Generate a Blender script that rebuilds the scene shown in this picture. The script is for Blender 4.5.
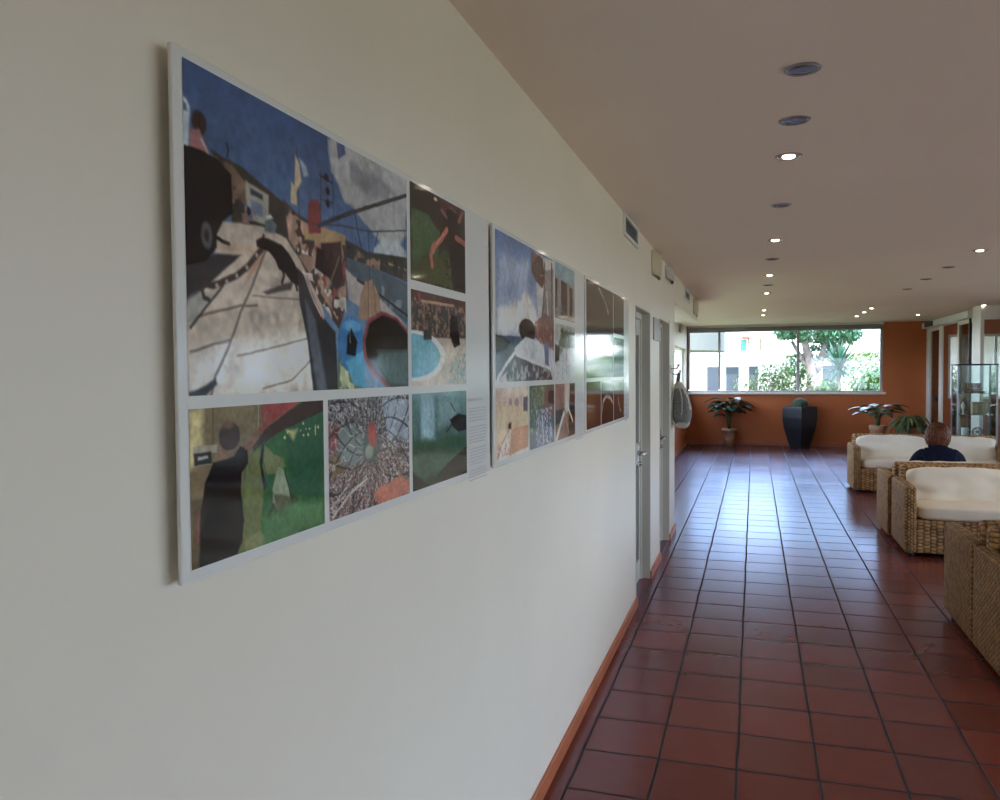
import bpy, bmesh, math, random
import numpy as np
from mathutils import Vector, Matrix, noise
random.seed(7)
PI = math.pi
S = bpy.context.scene
COL = S.collection
for o in list(bpy.data.objects):
    bpy.data.objects.remove(o)

# ------------------------------------------------------------------ camera
EYE = 1.5935
F_PX, YAW, PITCH, ROLL = 806.32, .3055, -.0343, -.0071
cam_d = bpy.data.cameras.new('camera')
cam_d.sensor_fit = 'HORIZONTAL'
cam_d.sensor_width = 36.0
cam_d.lens = F_PX / 1000.0 * 36.0
cam_d.clip_start = .05
cam_d.clip_end = 400
cam = bpy.data.objects.new('camera', cam_d)
COL.objects.link(cam)
fw = Vector((-math.sin(YAW) * math.cos(PITCH), math.cos(YAW) * math.cos(PITCH), math.sin(PITCH)))
rt = Vector((math.cos(YAW), math.sin(YAW), 0))
upv = rt.cross(fw)
r_ = rt * math.cos(ROLL) + upv * math.sin(ROLL)
u_ = -rt * math.sin(ROLL) + upv * math.cos(ROLL)
M = Matrix((r_, u_, -fw)).transposed().to_4x4()
M.translation = Vector((0, 0, EYE))
cam.matrix_world = M
S.camera = cam

# ------------------------------------------------------------------ exposure
S.view_settings.view_transform = 'Standard'
S.view_settings.look = 'None'
S.view_settings.gamma = 1.0
S.view_settings.use_curve_mapping = False
S.view_settings.exposure = 1.62
S.cycles.use_denoising = True
S.cycles.max_bounces = 10
S.cycles.diffuse_bounces = 6
S.cycles.glossy_bounces = 4
S.cycles.transmission_bounces = 8
S.cycles.transparent_max_bounces = 16
S.cycles.sample_clamp_indirect = 4.0
S.cycles.caustics_reflective = False
S.cycles.caustics_refractive = False

# ------------------------------------------------------------------ sky and sun
SKY_STRENGTH = 3.2
wd = bpy.data.worlds.new('sky')
S.world = wd
wd.use_nodes = True
nt = wd.node_tree
nt.nodes.clear()
wo = nt.nodes.new('ShaderNodeOutputWorld')
wb = nt.nodes.new('ShaderNodeBackground')
wg = nt.nodes.new('ShaderNodeTexCoord')
ws = nt.nodes.new('ShaderNodeSeparateXYZ')
wr = nt.nodes.new('ShaderNodeValToRGB')
wr.color_ramp.elements[0].position = 0.0
wr.color_ramp.elements[0].color = (.66, .79, 1.0, 1)
wr.color_ramp.elements[1].position = 1.0
wr.color_ramp.elements[1].color = (.40, .52, .82, 1)
e = wr.color_ramp.elements.new(.3)
e.color = (.58, .72, 1.0, 1)
nt.links.new(wg.outputs['Generated'], ws.inputs[0])
nt.links.new(ws.outputs['Z'], wr.inputs[0])
nt.links.new(wr.outputs[0], wb.inputs[0])
wb.inputs[1].default_value = SKY_STRENGTH
nt.links.new(wb.outputs[0], wo.inputs[0])

sun_d = bpy.data.lights.new('sun', 'SUN')
sun_d.energy = 3.4
sun_d.angle = math.radians(2)
sun_d.color = (1, .97, .93)
sun = bpy.data.objects.new('sun', sun_d)
COL.objects.link(sun)
sun.rotation_euler = Vector((.04, .62, -.75)).to_track_quat('-Z', 'Y').to_euler()

def portal(name, loc, normal, sx, sy):
    d = bpy.data.lights.new(name, 'AREA')
    d.shape = 'RECTANGLE'
    d.size, d.size_y = sx, sy
    d.cycles.is_portal = True
    o = bpy.data.objects.new(name, d)
    COL.objects.link(o)
    o.location = loc
    o.rotation_euler = Vector(normal).to_track_quat('-Z', 'Y').to_euler()
    return o
# daylight portals in the window openings (they only guide the sky light)
portal('portal_far', (.56, 18.3, 1.82), (0, -1, 0), 3.9, 1.4)
portal('portal_entry', (4.9, 18.3, 1.65), (0, -1, 0), 2.4, 1.3)
portal('portal_alcove', (-1.62, 13.2, 1.6), (1, 0, 0), 9.0, 1.0)
portal('portal_back', (4.2, -3.6, 1.15), (0, 1, 0), 3.6, 2.1)  # sits in the added opening behind the viewer
portal('portal_garden', (6.62, 5.0, 1.15), (-1, 0, 0), 13.8, 2.2)

# ------------------------------------------------------------------ materials
def sr(r, g, b):
    f = lambda c: ((c / 255 + .055) / 1.055) ** 2.4 if c / 255 > .04045 else c / 255 / 12.92
    return (f(r), f(g), f(b), 1)

def mat(name, col=(.8, .8, .8), rough=.5, metal=0.0, spec=None, emit=None, es=0.0, noise_amt=0.0, noise_scale=8.0,
        bump=0.0, bump_scale=60.0, coat=0.0):
    m = bpy.data.materials.new(name)
    m.use_nodes = True
    n = m.node_tree.nodes
    l = m.node_tree.links
    p = n['Principled BSDF']
    c = tuple(col[:3]) + (1,)
    p.inputs['Base Color'].default_value = c
    p.inputs['Roughness'].default_value = rough
    p.inputs['Metallic'].default_value = metal
    if coat:
        p.inputs['Coat Weight'].default_value = coat
        p.inputs['Coat Roughness'].default_value = .06
    if spec is not None:
        p.inputs['Specular IOR Level'].default_value = spec
    if emit is not None:
        p.inputs['Emission Color'].default_value = tuple(emit[:3]) + (1,)
        p.inputs['Emission Strength'].default_value = es
    if noise_amt or bump:
        tc = n.new('ShaderNodeTexCoord')
    if noise_amt:
        t = n.new('ShaderNodeTexNoise')
        t.inputs['Scale'].default_value = noise_scale
        t.inputs['Detail'].default_value = 5
        l.new(tc.outputs['Object'], t.inputs['Vector'])
        r = n.new('ShaderNodeValToRGB')
        r.color_ramp.elements[0].position = .3
        r.color_ramp.elements[1].position = .7
        r.color_ramp.elements[0].color = tuple(max(0, v * (1 - noise_amt)) for v in c[:3]) + (1,)
        r.color_ramp.elements[1].color = tuple(min(1, v * (1 + noise_amt)) for v in c[:3]) + (1,)
        l.new(t.outputs['Fac'], r.inputs['Fac'])
        l.new(r.outputs['Color'], p.inputs['Base Color'])
    if bump:
        t2 = n.new('ShaderNodeTexNoise')
        t2.inputs['Scale'].default_value = bump_scale
        t2.inputs['Detail'].default_value = 4
        l.new(tc.outputs['Object'], t2.inputs['Vector'])
        b = n.new('ShaderNodeBump')
        b.inputs['Strength'].default_value = bump
        b.inputs['Distance'].default_value = .01
        l.new(t2.outputs['Fac'], b.inputs['Height'])
        l.new(b.outputs['Normal'], p.inputs['Normal'])
    return m

class NG:
    """tiny helper for chains of math nodes"""
    def __init__(s, m):
        s.n = m.node_tree.nodes
        s.l = m.node_tree.links
    def m(s, op, a, b=None, c=None):
        k = s.n.new('ShaderNodeMath')
        k.operation = op
        for i, v in enumerate((a, b, c)):
            if v is None:
                continue
            if isinstance(v, (int, float)):
                k.inputs[i].default_value = v
            else:
                s.l.new(v, k.inputs[i])
        return k.outputs[0]

TX0, TW, TY0, TH = -.681, .31, 3.304, .3328     # tile grid of the floor
def floor_material():
    m = mat('terracotta_tiles', (.2, .05, .03), .3)
    g = NG(m)
    n, l = g.n, g.l
    p = n['Principled BSDF']
    tc = n.new('ShaderNodeTexCoord')
    sp = n.new('ShaderNodeSeparateXYZ')
    l.new(tc.outputs['Object'], sp.inputs[0])
    wob = n.new('ShaderNodeTexNoise')
    wob.inputs['Scale'].default_value = 2.3
    l.new(tc.outputs['Object'], wob.inputs['Vector'])
    wv = g.m('MULTIPLY', g.m('SUBTRACT', wob.outputs['Fac'], .5), .012)
    u = g.m('DIVIDE', g.m('SUBTRACT', g.m('ADD', sp.outputs['X'], wv), TX0), TW)
    v = g.m('DIVIDE', g.m('SUBTRACT', g.m('ADD', sp.outputs['Y'], wv), TY0), TH)
    fu, fv = g.m('FRACT', u), g.m('FRACT', v)
    du = g.m('MULTIPLY', g.m('MINIMUM', fu, g.m('SUBTRACT', 1.0, fu)), TW)
    dv = g.m('MULTIPLY', g.m('MINIMUM', fv, g.m('SUBTRACT', 1.0, fv)), TH)
    # the strip of cut tiles along the left wall has no cross joints
    instrip = g.m('LESS_THAN', sp.outputs['X'], TX0)
    dv = g.m('ADD', dv, g.m('MULTIPLY', instrip, 1.0))
    su = n.new('ShaderNodeMapRange'); su.inputs[1].default_value = .0035; su.inputs[2].default_value = .0075
    l.new(du, su.inputs[0])
    sv = n.new('ShaderNodeMapRange'); sv.inputs[1].default_value = .004; sv.inputs[2].default_value = .009
    l.new(dv, sv.inputs[0])
    tile = g.m('MULTIPLY', su.outputs[0], sv.outputs[0])
    # one tone per tile
    cmb = n.new('ShaderNodeCombineXYZ')
    l.new(g.m('FLOOR', u), cmb.inputs[0]); l.new(g.m('FLOOR', v), cmb.inputs[1])
    wn = n.new('ShaderNodeTexWhiteNoise')
    l.new(cmb.outputs[0], wn.inputs['Vector'])
    nz = n.new('ShaderNodeTexNoise'); nz.inputs['Scale'].default_value = 9; nz.inputs['Detail'].default_value = 6
    l.new(tc.outputs['Object'], nz.inputs['Vector'])
    ramp = n.new('ShaderNodeValToRGB')
    ramp.color_ramp.elements[0].color = (.130, .026, .014, 1)
    ramp.color_ramp.elements[1].color = (.230, .042, .020, 1)
    l.new(g.m('ADD', g.m('MULTIPLY', wn.outputs['Value'], .55), g.m('MULTIPLY', nz.outputs['Fac'], .45)), ramp.inputs[0])
    mx = n.new('ShaderNodeMix'); mx.data_type = 'RGBA'
    mx.inputs[6].default_value = (.040, .033, .028, 1)
    l.new(tile, mx.inputs[0]); l.new(ramp.outputs[0], mx.inputs[7])
    l.new(mx.outputs[2], p.inputs['Base Color'])
    # waxed tiles: satin, a little uneven; the joints are matt
    rr = g.m('ADD', g.m('MULTIPLY', wn.outputs['Value'], .03), .205)
    rr = g.m('ADD', rr, g.m('MULTIPLY', g.m('SUBTRACT', 1.0, tile), .5))
    l.new(rr, p.inputs['Roughness'])
    p.inputs['Specular IOR Level'].default_value = 0.0
    # each tile lies a hair tilted, with pillowed edges
    hu = n.new('ShaderNodeMapRange'); hu.inputs[1].default_value = .0; hu.inputs[2].default_value = .028
    hu.interpolation_type = 'SMOOTHSTEP'
    l.new(g.m('MINIMUM', du, dv), hu.inputs[0])
    tilt = g.m('MULTIPLY', g.m('SUBTRACT', wn.outputs['Value'], .5), g.m('SUBTRACT', fv, .5))
    h = g.m('ADD', g.m('MULTIPLY', hu.outputs[0], .5), g.m('MULTIPLY', tilt, .25))
    b = n.new('ShaderNodeBump'); b.inputs['Strength'].default_value = .35; b.inputs['Distance'].default_value = .002
    l.new(h, b.inputs['Height']); l.new(b.outputs[0], p.inputs['Normal'])
    # the wax film: satin Fresnel reflection, daylight's blue put into its colour
    gl = n.new('ShaderNodeBsdfGlossy'); gl.inputs['Color'].default_value = (.62, .76, 1.0, 1)
    fr = n.new('ShaderNodeFresnel'); fr.inputs['IOR'].default_value = 1.48
    ms = n.new('ShaderNodeMixShader')
    l.new(rr, gl.inputs['Roughness']); l.new(b.outputs[0], gl.inputs['Normal']); l.new(b.outputs[0], fr.inputs['Normal'])
    l.new(g.m('MULTIPLY', fr.outputs[0], g.m('ADD', g.m('MULTIPLY', tile, 1.0), .15)), ms.inputs[0]); l.new(p.outputs[0], ms.inputs[1]); l.new(gl.outputs[0], ms.inputs[2])
    l.new(ms.outputs[0], n['Material Output'].inputs[0])
    return m

def weave_material(name, c_dark, c_light, a=.050, b_=.030, scale_u=1.0):
    """braided water hyacinth: upright cords with strands wound over and under (UVs are in metres)"""
    m = mat(name, c_light, .7)
    g = NG(m)
    n, l = g.n, g.l
    p = n['Principled BSDF']
    uv = n.new('ShaderNodeUVMap'); uv.uv_map = 'UVMap'
    sp = n.new('ShaderNodeSeparateXYZ')
    l.new(uv.outputs[0], sp.inputs[0])
    nz = n.new('ShaderNodeTexNoise'); nz.inputs['Scale'].default_value = 14; nz.inputs['Detail'].default_value = 3
    l.new(uv.outputs[0], nz.inputs['Vector'])
    w = g.m('MULTIPLY', g.m('SUBTRACT', nz.outputs['Fac'], .5), .5)
    u = g.m('ADD', g.m('DIVIDE', sp.outputs['X'], a), w)
    row = g.m('FLOOR', u)
    v = g.m('ADD', g.m('DIVIDE', sp.outputs['Y'], b_), g.m('ADD', g.m('MULTIPLY', row, .5), w))
    su = g.m('ABSOLUTE', g.m('SINE', g.m('MULTIPLY', u, PI)))
    sv = g.m('ABSOLUTE', g.m('SINE', g.m('MULTIPLY', v, PI)))
    h = g.m('MULTIPLY', g.m('POWER', su, .45), g.m('POWER', sv, .5))
    cmb = n.new('ShaderNodeCombineXYZ')
    l.new(row, cmb.inputs[0]); l.new(g.m('FLOOR', v), cmb.inputs[1])
    wn = n.new('ShaderNodeTexWhiteNoise'); l.new(cmb.outputs[0], wn.inputs['Vector'])
    fine = n.new('ShaderNodeTexNoise'); fine.inputs['Scale'].default_value = 60; fine.inputs['Detail'].default_value = 4
    l.new(uv.outputs[0], fine.inputs['Vector'])
    f = g.m('ADD', g.m('MULTIPLY', h, .62), g.m('ADD', g.m('MULTIPLY', wn.outputs['Value'], .30), g.m('MULTIPLY', g.m('SUBTRACT', fine.outputs['Fac'], .5), .5)))
    r = n.new('ShaderNodeValToRGB')
    r.color_ramp.elements[0].position = .18; r.color_ramp.elements[1].position = .95
    r.color_ramp.elements[0].color = tuple(c_dark) + (1,)
    r.color_ramp.elements[1].color = tuple(c_light) + (1,)
    l.new(f, r.inputs[0]); l.new(r.outputs[0], p.inputs['Base Color'])
    b = n.new('ShaderNodeBump'); b.inputs['Strength'].default_value = .9; b.inputs['Distance'].default_value = .010
    l.new(h, b.inputs['Height']); l.new(b.outputs[0], p.inputs['Normal'])
    return m

def glass_material(name, tint=(1, 1, 1), refl=1.0):
    """thin pane: lets light straight through and mirrors a little by Fresnel"""
    m = bpy.data.materials.new(name)
    m.use_nodes = True
    n = m.node_tree.nodes
    l = m.node_tree.links
    n.clear()
    o = n.new('ShaderNodeOutputMaterial')
    t = n.new('ShaderNodeBsdfTransparent'); t.inputs[0].default_value = tuple(tint) + (1,)
    gl = n.new('ShaderNodeBsdfGlossy'); gl.inputs['Roughness'].default_value = .02
    lw = n.new('ShaderNodeFresnel'); lw.inputs[0].default_value = 1.45
    mm = n.new('ShaderNodeMath'); mm.operation = 'MULTIPLY'; mm.inputs[1].default_value = refl
    ms = n.new('ShaderNodeMixShader')
    l.new(lw.outputs[0], mm.inputs[0]); l.new(mm.outputs[0], ms.inputs[0])
    l.new(t.outputs[0], ms.inputs[1]); l.new(gl.outputs[0], ms.inputs[2]); l.new(ms.outputs[0], o.inputs[0])
    return m

MT = {}
MT['wall'] = mat('white_wall_paint', (.83, .765, .645), .42, noise_amt=.025, noise_scale=1.6, bump=.12, bump_scale=14)
MT['ceiling'] = mat('ceiling_paint', (.97, .86, .75), .75, noise_amt=.02, noise_scale=1.0)
MT['orange'] = mat('orange_wall_paint', (.48, .13, .033), .55, noise_amt=.10, noise_scale=1.3, bump=.1, bump_scale=20)
MT['floor'] = floor_material()
MT['skirt'] = mat('terracotta_skirting', (.42, .13, .06), .4, noise_amt=.15, noise_scale=6)
MT['white_metal'] = mat('white_lacquer', (.78, .77, .73), .35)
MT['door_paint'] = mat('grey_white_door_paint', (.60, .60, .55), .4)
MT['jamb'] = mat('olive_grey_jamb', (.55, .51, .43), .45)
MT['alu'] = mat('grey_aluminium', (.42, .42, .41), .4, metal=.2)
MT['alu_dark'] = mat('dark_roller_box', (.24, .24, .25), .5)
MT['chrome'] = mat('brushed_chrome', (.6, .6, .6), .25, metal=1)
MT['dark'] = mat('near_black', (.015, .015, .017), .5)
MT['dark_glass'] = mat('dark_glass', (.010, .013, .015), .7, spec=0.0)
MT['sill'] = mat('stone_sill', (.78, .73, .64), .5, noise_amt=.1, noise_scale=20)
MT['glass'] = glass_material('window_glass', (.97, .99, .98), .9)
MT['cab_glass'] = glass_material('cabinet_glass', (.93, .98, .965), .9)
MT['side_glass'] = glass_material('alcove_glass', (.97, .99, .98), .2)
MT['wicker'] = weave_material('water_hyacinth_weave', (.055, .024, .008), (.68, .39, .150))
MT['wicker_side'] = weave_material('water_hyacinth_weave_fine', (.065, .030, .010), (.55, .31, .105), a=.022, b_=.030)
MT['cream'] = mat('cream_cushion_cotton', (.88, .81, .68), .85, noise_amt=.04, noise_scale=5, bump=.35, bump_scale=9)
MT['lamp_on'] = mat('lit_lamp', (1, .95, .85), .4, emit=(1, .88, .70), es=5)
MT['lamp_off'] = mat('unlit_lamp', (.10, .09, .08), .25)
MT['ring'] = mat('downlight_ring', (.40, .38, .36), .3, metal=.5)
MT['board'] = mat('white_print_board', (.76, .76, .73), .10, spec=.45)

# ------------------------------------------------------------------ mesh helpers
def boxuv(me, off=(0, 0)):
    uvl = me.uv_layers.new(name='UVMap')
    co = [v.co for v in me.vertices]
    for p in me.polygons:
        nx, ny, nz = abs(p.normal.x), abs(p.normal.y), abs(p.normal.z)
        for li in p.loop_indices:
            c = co[me.loops[li].vertex_index]
            if nx >= ny and nx >= nz: uvl.data[li].uv = (c.y, c.z)
            elif ny >= nz: uvl.data[li].uv = (c.x, c.z)
            else: uvl.data[li].uv = (c.x, c.y)

class MB:
    def __init__(s):
        s.bm = bmesh.new()
    def box(s, x0, x1, y0, y1, z0, z1, bev=0.0, seg=2, mi=0):
        b = s.bm
        vs = [b.verts.new((x, y, z)) for z in (z0, z1) for y in (y0, y1) for x in (x0, x1)]
        fs = [b.faces.new([vs[i] for i in q]) for q in ((0, 2, 3, 1), (4, 5, 7, 6), (0, 1, 5, 4), (2, 6, 7, 3), (0, 4, 6, 2), (1, 3, 7, 5))]
        for f in fs: f.material_index = mi
        if bev:
            es = list({e for f in fs for e in f.edges})
            r = bmesh.ops.bevel(b, geom=es, offset=bev, segments=seg, affect='EDGES', profile=.5)
            for f in r['faces']: f.material_index = mi
        return s
    def quad(s, *pts, mi=0):
        f = s.bm.faces.new([s.bm.verts.new(p) for p in pts]); f.material_index = mi
        return s
    def lathe(s, prof, c=(0, 0, 0), n=24, mi=0, axis='Z', cap=True):
        """prof: list of (radius, height)"""
        rings = []
        for r, h in prof:
            ring = []
            for i in range(n):
                a = 2 * PI * i / n
                if axis == 'Z': p = (c[0] + r * math.cos(a), c[1] + r * math.sin(a), c[2] + h)
                elif axis == 'X': p = (c[0] + h, c[1] + r * math.cos(a), c[2] + r * math.sin(a))
                else: p = (c[0] + r * math.sin(a), c[1] + h, c[2] + r * math.cos(a))
                ring.append(s.bm.verts.new(p))
            rings.append(ring)
        for a, b in zip(rings, rings[1:]):
            for i in range(n):
                f = s.bm.faces.new((a[i], a[(i + 1) % n], b[(i + 1) % n], b[i])); f.material_index = mi; f.smooth = True
        if cap:
            for ring, rev in ((rings[0], True), (rings[-1], False)):
                try:
                    f = s.bm.faces.new(list(reversed(ring)) if rev else ring); f.material_index = mi
                except ValueError: pass
        return s
    def tube(s, pts, r, n=8, mi=0):
        pts = [Vector(p) for p in pts]
        rs = r if isinstance(r, (list, tuple)) else [r] * len(pts)
        rings = []
        ref = Vector((0, 0, 1))
        for i, p in enumerate(pts):
            d = (pts[min(i + 1, len(pts) - 1)] - pts[max(i - 1, 0)]).normalized()
            rf = ref if abs(d.dot(ref)) < .95 else Vector((1, 0, 0))
            a = d.cross(rf).normalized(); b = d.cross(a).normalized()
            rings.append([s.bm.verts.new(p + (a * math.cos(2 * PI * k / n) + b * math.sin(2 * PI * k / n)) * rs[i]) for k in range(n)])
        for a, b in zip(rings, rings[1:]):
            for k in range(n):
                f = s.bm.faces.new((a[k], a[(k + 1) % n], b[(k + 1) % n], b[k])); f.smooth = True; f.material_index = mi
        s.bm.faces.new(rings[0]).material_index = mi
        s.bm.faces.new(list(reversed(rings[-1]))).material_index = mi
        return s
    def prism(s, poly, h0, h1, axis='Y', mi=0):
        """poly in the plane across the axis: (x,z) for Y, (y,z) for X, (x,y) for Z"""
        def P(a, b, h): return {'Y': (a, h, b), 'X': (h, a, b), 'Z': (a, b, h)}[axis]
        A = [s.bm.verts.new(P(a, b, h0)) for a, b in poly]
        B = [s.bm.verts.new(P(a, b, h1)) for a, b in poly]
        k = len(poly)
        for i in range(k):
            s.bm.faces.new((A[i], A[(i + 1) % k], B[(i + 1) % k], B[i])).material_index = mi
        s.bm.faces.new(list(reversed(A))).material_index = mi
        s.bm.faces.new(B).material_index = mi
        return s
    def build(s, name, mats, parent=None, smooth=False, uv=False, recalc=True):
        if recalc: bmesh.ops.recalc_face_normals(s.bm, faces=s.bm.faces)
        me = bpy.data.meshes.new(name)
        s.bm.to_mesh(me); s.bm.free()
        if uv: boxuv(me)
        for m in (mats if isinstance(mats, (list, tuple)) else [mats]): me.materials.append(m)
        if smooth:
            for p in me.polygons: p.use_smooth = True
        o = bpy.data.objects.new(name, me)
        COL.objects.link(o)
        if parent: o.parent = parent
        return o

def struct(o):
    o['kind'] = 'structure'
    return o
def tag(o, label=None, cat=None, group=None, kind=None):
    if label: o['label'] = label
    if cat: o['category'] = cat
    if group: o['group'] = group
    if kind: o['kind'] = kind
    return o
def empty(name, loc, rz=0.0, label=None, cat=None, group=None):
    o = bpy.data.objects.new(name, None)
    COL.objects.link(o)
    o.empty_display_size = .1
    o.location = loc
    o.rotation_euler = (0, 0, rz)
    return tag(o, label, cat, group)
def copy_tree(o, parent=None):
    c = o.copy()
    COL.objects.link(c)
    if parent: c.parent = parent
    for ch in [x for x in bpy.data.objects if x.parent == o]:
        copy_tree(ch, c)
    return c
def smooth_mod(o, lv=1):
    m = o.modifiers.new('subd', 'SUBSURF'); m.levels = lv; m.render_levels = lv
    return o
# ================================================================== the room
XW, YF, ZC = -.76, 18.0, 2.56          # left wall face, far wall face, ceiling
XA, XR, XG = -1.40, 3.27, 6.2          # alcove wall, entrance glass line, garden side wall
YB = -3.2                              # wall behind the viewer
Y_END, Y_SOF = 8.22, 11.55             # end of the left wall, end of the lowered beam
D1, D2, DH = (5.44, 6.20), (6.88, 7.66), 2.035

b = MB(); b.quad((XA - .3, YB - .3, 0), (XG + .3, YB - .3, 0), (XG + .3, YF + .25, 0), (XA - .3, YF + .25, 0))
struct(b.build('floor', MT['floor'], recalc=False))
b = MB(); b.box(XA - .4, XG + 1.6, YB - .4, YF + .5, ZC, ZC + .25)
struct(b.build('ceiling', MT['ceiling']))

# left wall with two door openings
b = MB()
T = .22
b.box(XW - T, XW, YB, D1[0], 0, ZC)
b.box(XW - T, XW, D1[1], D2[0], 0, ZC)
b.box(XW - T, XW, D2[1], Y_END, 0, ZC)
b.box(XW - T, XW, D1[0], D1[1], DH, ZC)
b.box(XW - T, XW, D2[0], D2[1], DH, ZC)
struct(b.build('wall_left', MT['wall']))
b = MB(); b.box(XA, XW, Y_END, Y_SOF, 2.275, ZC)
struct(b.build('wall_left_beam', MT['wall']))
b = MB(); b.box(XA - .2, XW - T, Y_END - .15, Y_END, 0, ZC)
struct(b.build('wall_alcove_end', MT['wall']))
# alcove side wall: orange under the window, white above it
b = MB()
AY0, AY1, AZ0, AZ1 = 8.9, 17.72, 1.12, 2.07
b.box(XA - .22, XA, Y_END, YF + .2, 0, AZ0, mi=1)
b.box(XA - .22, XA, Y_END, YF + .2, AZ1, ZC, mi=0)
b.box(XA - .22, XA, Y_END, AY0, AZ0, AZ1, mi=0)
b.box(XA - .22, XA, AY1, YF + .2, AZ0, AZ1, mi=0)
struct(b.build('wall_alcove', [MT['wall'], MT['orange']]))
# far wall
WX0, WX1, WZ0, WZ1 = -1.38, 2.50, 1.135, 2.52
b = MB()
b.box(XA - .22, WX0, YF, YF + .24, 0, ZC, mi=0)
b.box(WX0, WX1, YF, YF + .24, 0, WZ0, mi=0)
b.box(WX0, WX1, YF, YF + .24, WZ1, ZC, mi=1)
b.box(WX1, 3.68, YF, YF + .24, 0, ZC, mi=0)
b.box(3.68, XG, YF, YF + .24, 0, 1.0, mi=0)
b.box(3.68, XG, YF, YF + .24, 2.28, ZC, mi=0)
struct(b.build('wall_far', [MT['orange'], MT['wall']]))
# garden side wall (right) with tall windows, wall behind the viewer, vestibule end
GY = [(-1.8, .9), (1.2, 3.9), (4.2, 6.9), (7.2, 9.9), (10.2, 11.9)]
b = MB()
b.box(XG, XG + .25, YB, GY[0][0], 0, ZC)
for (a, c), nx in zip(GY, GY[1:] + [(YF + .2, 0)]):
    b.box(XG, XG + .25, a, c, 2.2, ZC)
    b.box(XG, XG + .25, a, c, 0, .12)
    if nx[1]: b.box(XG, XG + .25, c, nx[0], 0, ZC)
VY0, VY1, VZ0, VZ1 = 15.3, 16.9, 1.15, 1.95
b.box(XG, XG + .25, GY[-1][1], VY0, 0, ZC); b.box(XG, XG + .25, VY1, YF + .2, 0, ZC)
b.box(XG, XG + .25, VY0, VY1, 0, VZ0); b.box(XG, XG + .25, VY0, VY1, VZ1, ZC)
b.box(XG, XG + .25, YF + .2, YF + .3, 0, ZC)
wr_ = struct(b.build('wall_right', MT['wall']))
b = MB(); b.box(XA - .3, 2.4, YB - .25, YB, 0, ZC); b.box(6.0, XG + .25, YB - .25, YB, 0, ZC); b.box(2.4, 6.0, YB - .25, YB, 2.2, ZC); b.box(2.4, 6.0, YB - .25, YB, 0, .1)  # the opening in this wall is added for brighter sofa fronts
struct(b.build('wall_back', MT['wall']))

# skirting tiles
def skirt(name, segs):
    b = MB()
    for s_ in segs: b.box(*s_, bev=.003, seg=1)
    struct(b.build(name, MT['skirt']))
K, KH = .016, .062
skirt('baseboard_left', [(XW, XW + K, YB, D1[0], 0, KH), (XW, XW + K, D1[1], D2[0], 0, KH), (XW, XW + K, D2[1], Y_END + K, 0, KH)])
skirt('baseboard_alcove', [(XA, XA + K, Y_END, YF - K, 0, .08)])
skirt('baseboard_far', [(XA, XR - .1, YF - K, YF, 0, .09), (XR + .15, XG, YF - K, YF, 0, .09)])
skirt('baseboard_right', [(XG - K, XG, YB, YF - K, 0, .08)])
# shallow orange-tiled sill strip behind the doors
b = MB(); b.box(XW - T, XW - .0, D1[0], D1[1], -.01, .004); b.box(XW - T, XW, D2[0], D2[1], -.01, .004)
struct(b.build('trim_1', MT['floor'], recalc=False))

# ---- recessed doors in the left wall
def wall_door(n, y0, y1):
    x1 = XW - .070                       # face of the leaf
    fr = MB()
    fr.box(x1 - .06, x1 + .012, y0, y0 + .045, .004, DH)
    fr.box(x1 - .06, x1 + .012, y1 - .030, y1, .004, DH)
    fr.box(x1 - .06, x1 + .012, y0 + .045, y1 - .045, DH - .05, DH)
    root = fr.build('door_%d' % n, MT['door_paint']); struct(root)
    lf = MB()
    a, c = y0 + .05, y1 - .032
    lf.box(x1 - .045, x1, a, a + .11, .01, DH - .055)
    lf.box(x1 - .045, x1, c - .035, c, .01, DH - .055); lf.box(x1 - .045, x1, a + .11, c - .035, .90, 1.05)
    lf.box(x1 - .045, x1, a + .11, c - .035, .01, .16)
    lf.box(x1 - .045, x1, a + .11, c - .035, DH - .17, DH - .055)
    lf.build('door_leaf', MT['door_paint'], root)
    g = MB(); g.box(x1 - .03, x1 - .018, a + .11, c - .035, .16, .90); g.box(x1 - .03, x1 - .018, a + .11, c - .035, 1.05, DH - .17)
    g.build('door_glass', MT['dark_glass'], root)
    h = MB()
    hy = c - .10
    h.box(x1, x1 + .008, hy - .03, hy + .03, .87, 1.06, bev=.003)
    h.lathe([(.026, 0), (.026, .012), (.014, .016), (.014, .05)], (x1 + .008, hy, .985), 12, axis='X')
    h.tube([(x1 + .052, hy, .985), (x1 + .056, hy - .06, .985), (x1 + .050, hy - .13, .98)], [.015, .014, .012], 8)
    h.lathe([(.014, 0), (.014, .02), (.008, .022)], (x1 + .008, hy, .90), 12, axis='X')
    h.build('door_handle', MT['chrome'], root)
    # olive grey lining of the reveal
    j = MB()
    j.box(x1 + .012, XW + .004, y1 - .004, y1 + .004, .004, DH)
    j.box(x1 + .012, XW + .004, y0, y1, DH - .006, DH + .002)
    j.box(x1 + .012, XW + .004, y0 - .004, y0 + .004, .004, DH)
    j.build('door_jamb', MT['jamb'], root)
wall_door(1, *D1)
wall_door(2, *D2)
# small white casings between the doors
b = MB(); b.box(XW, XW + .006, D1[1], D1[1] + .05, KH, DH + .03); b.box(XW, XW + .006, D2[1], D2[1] + .05, KH, DH + .03)
struct(b.build('trim_2', MT['white_metal']))

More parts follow.
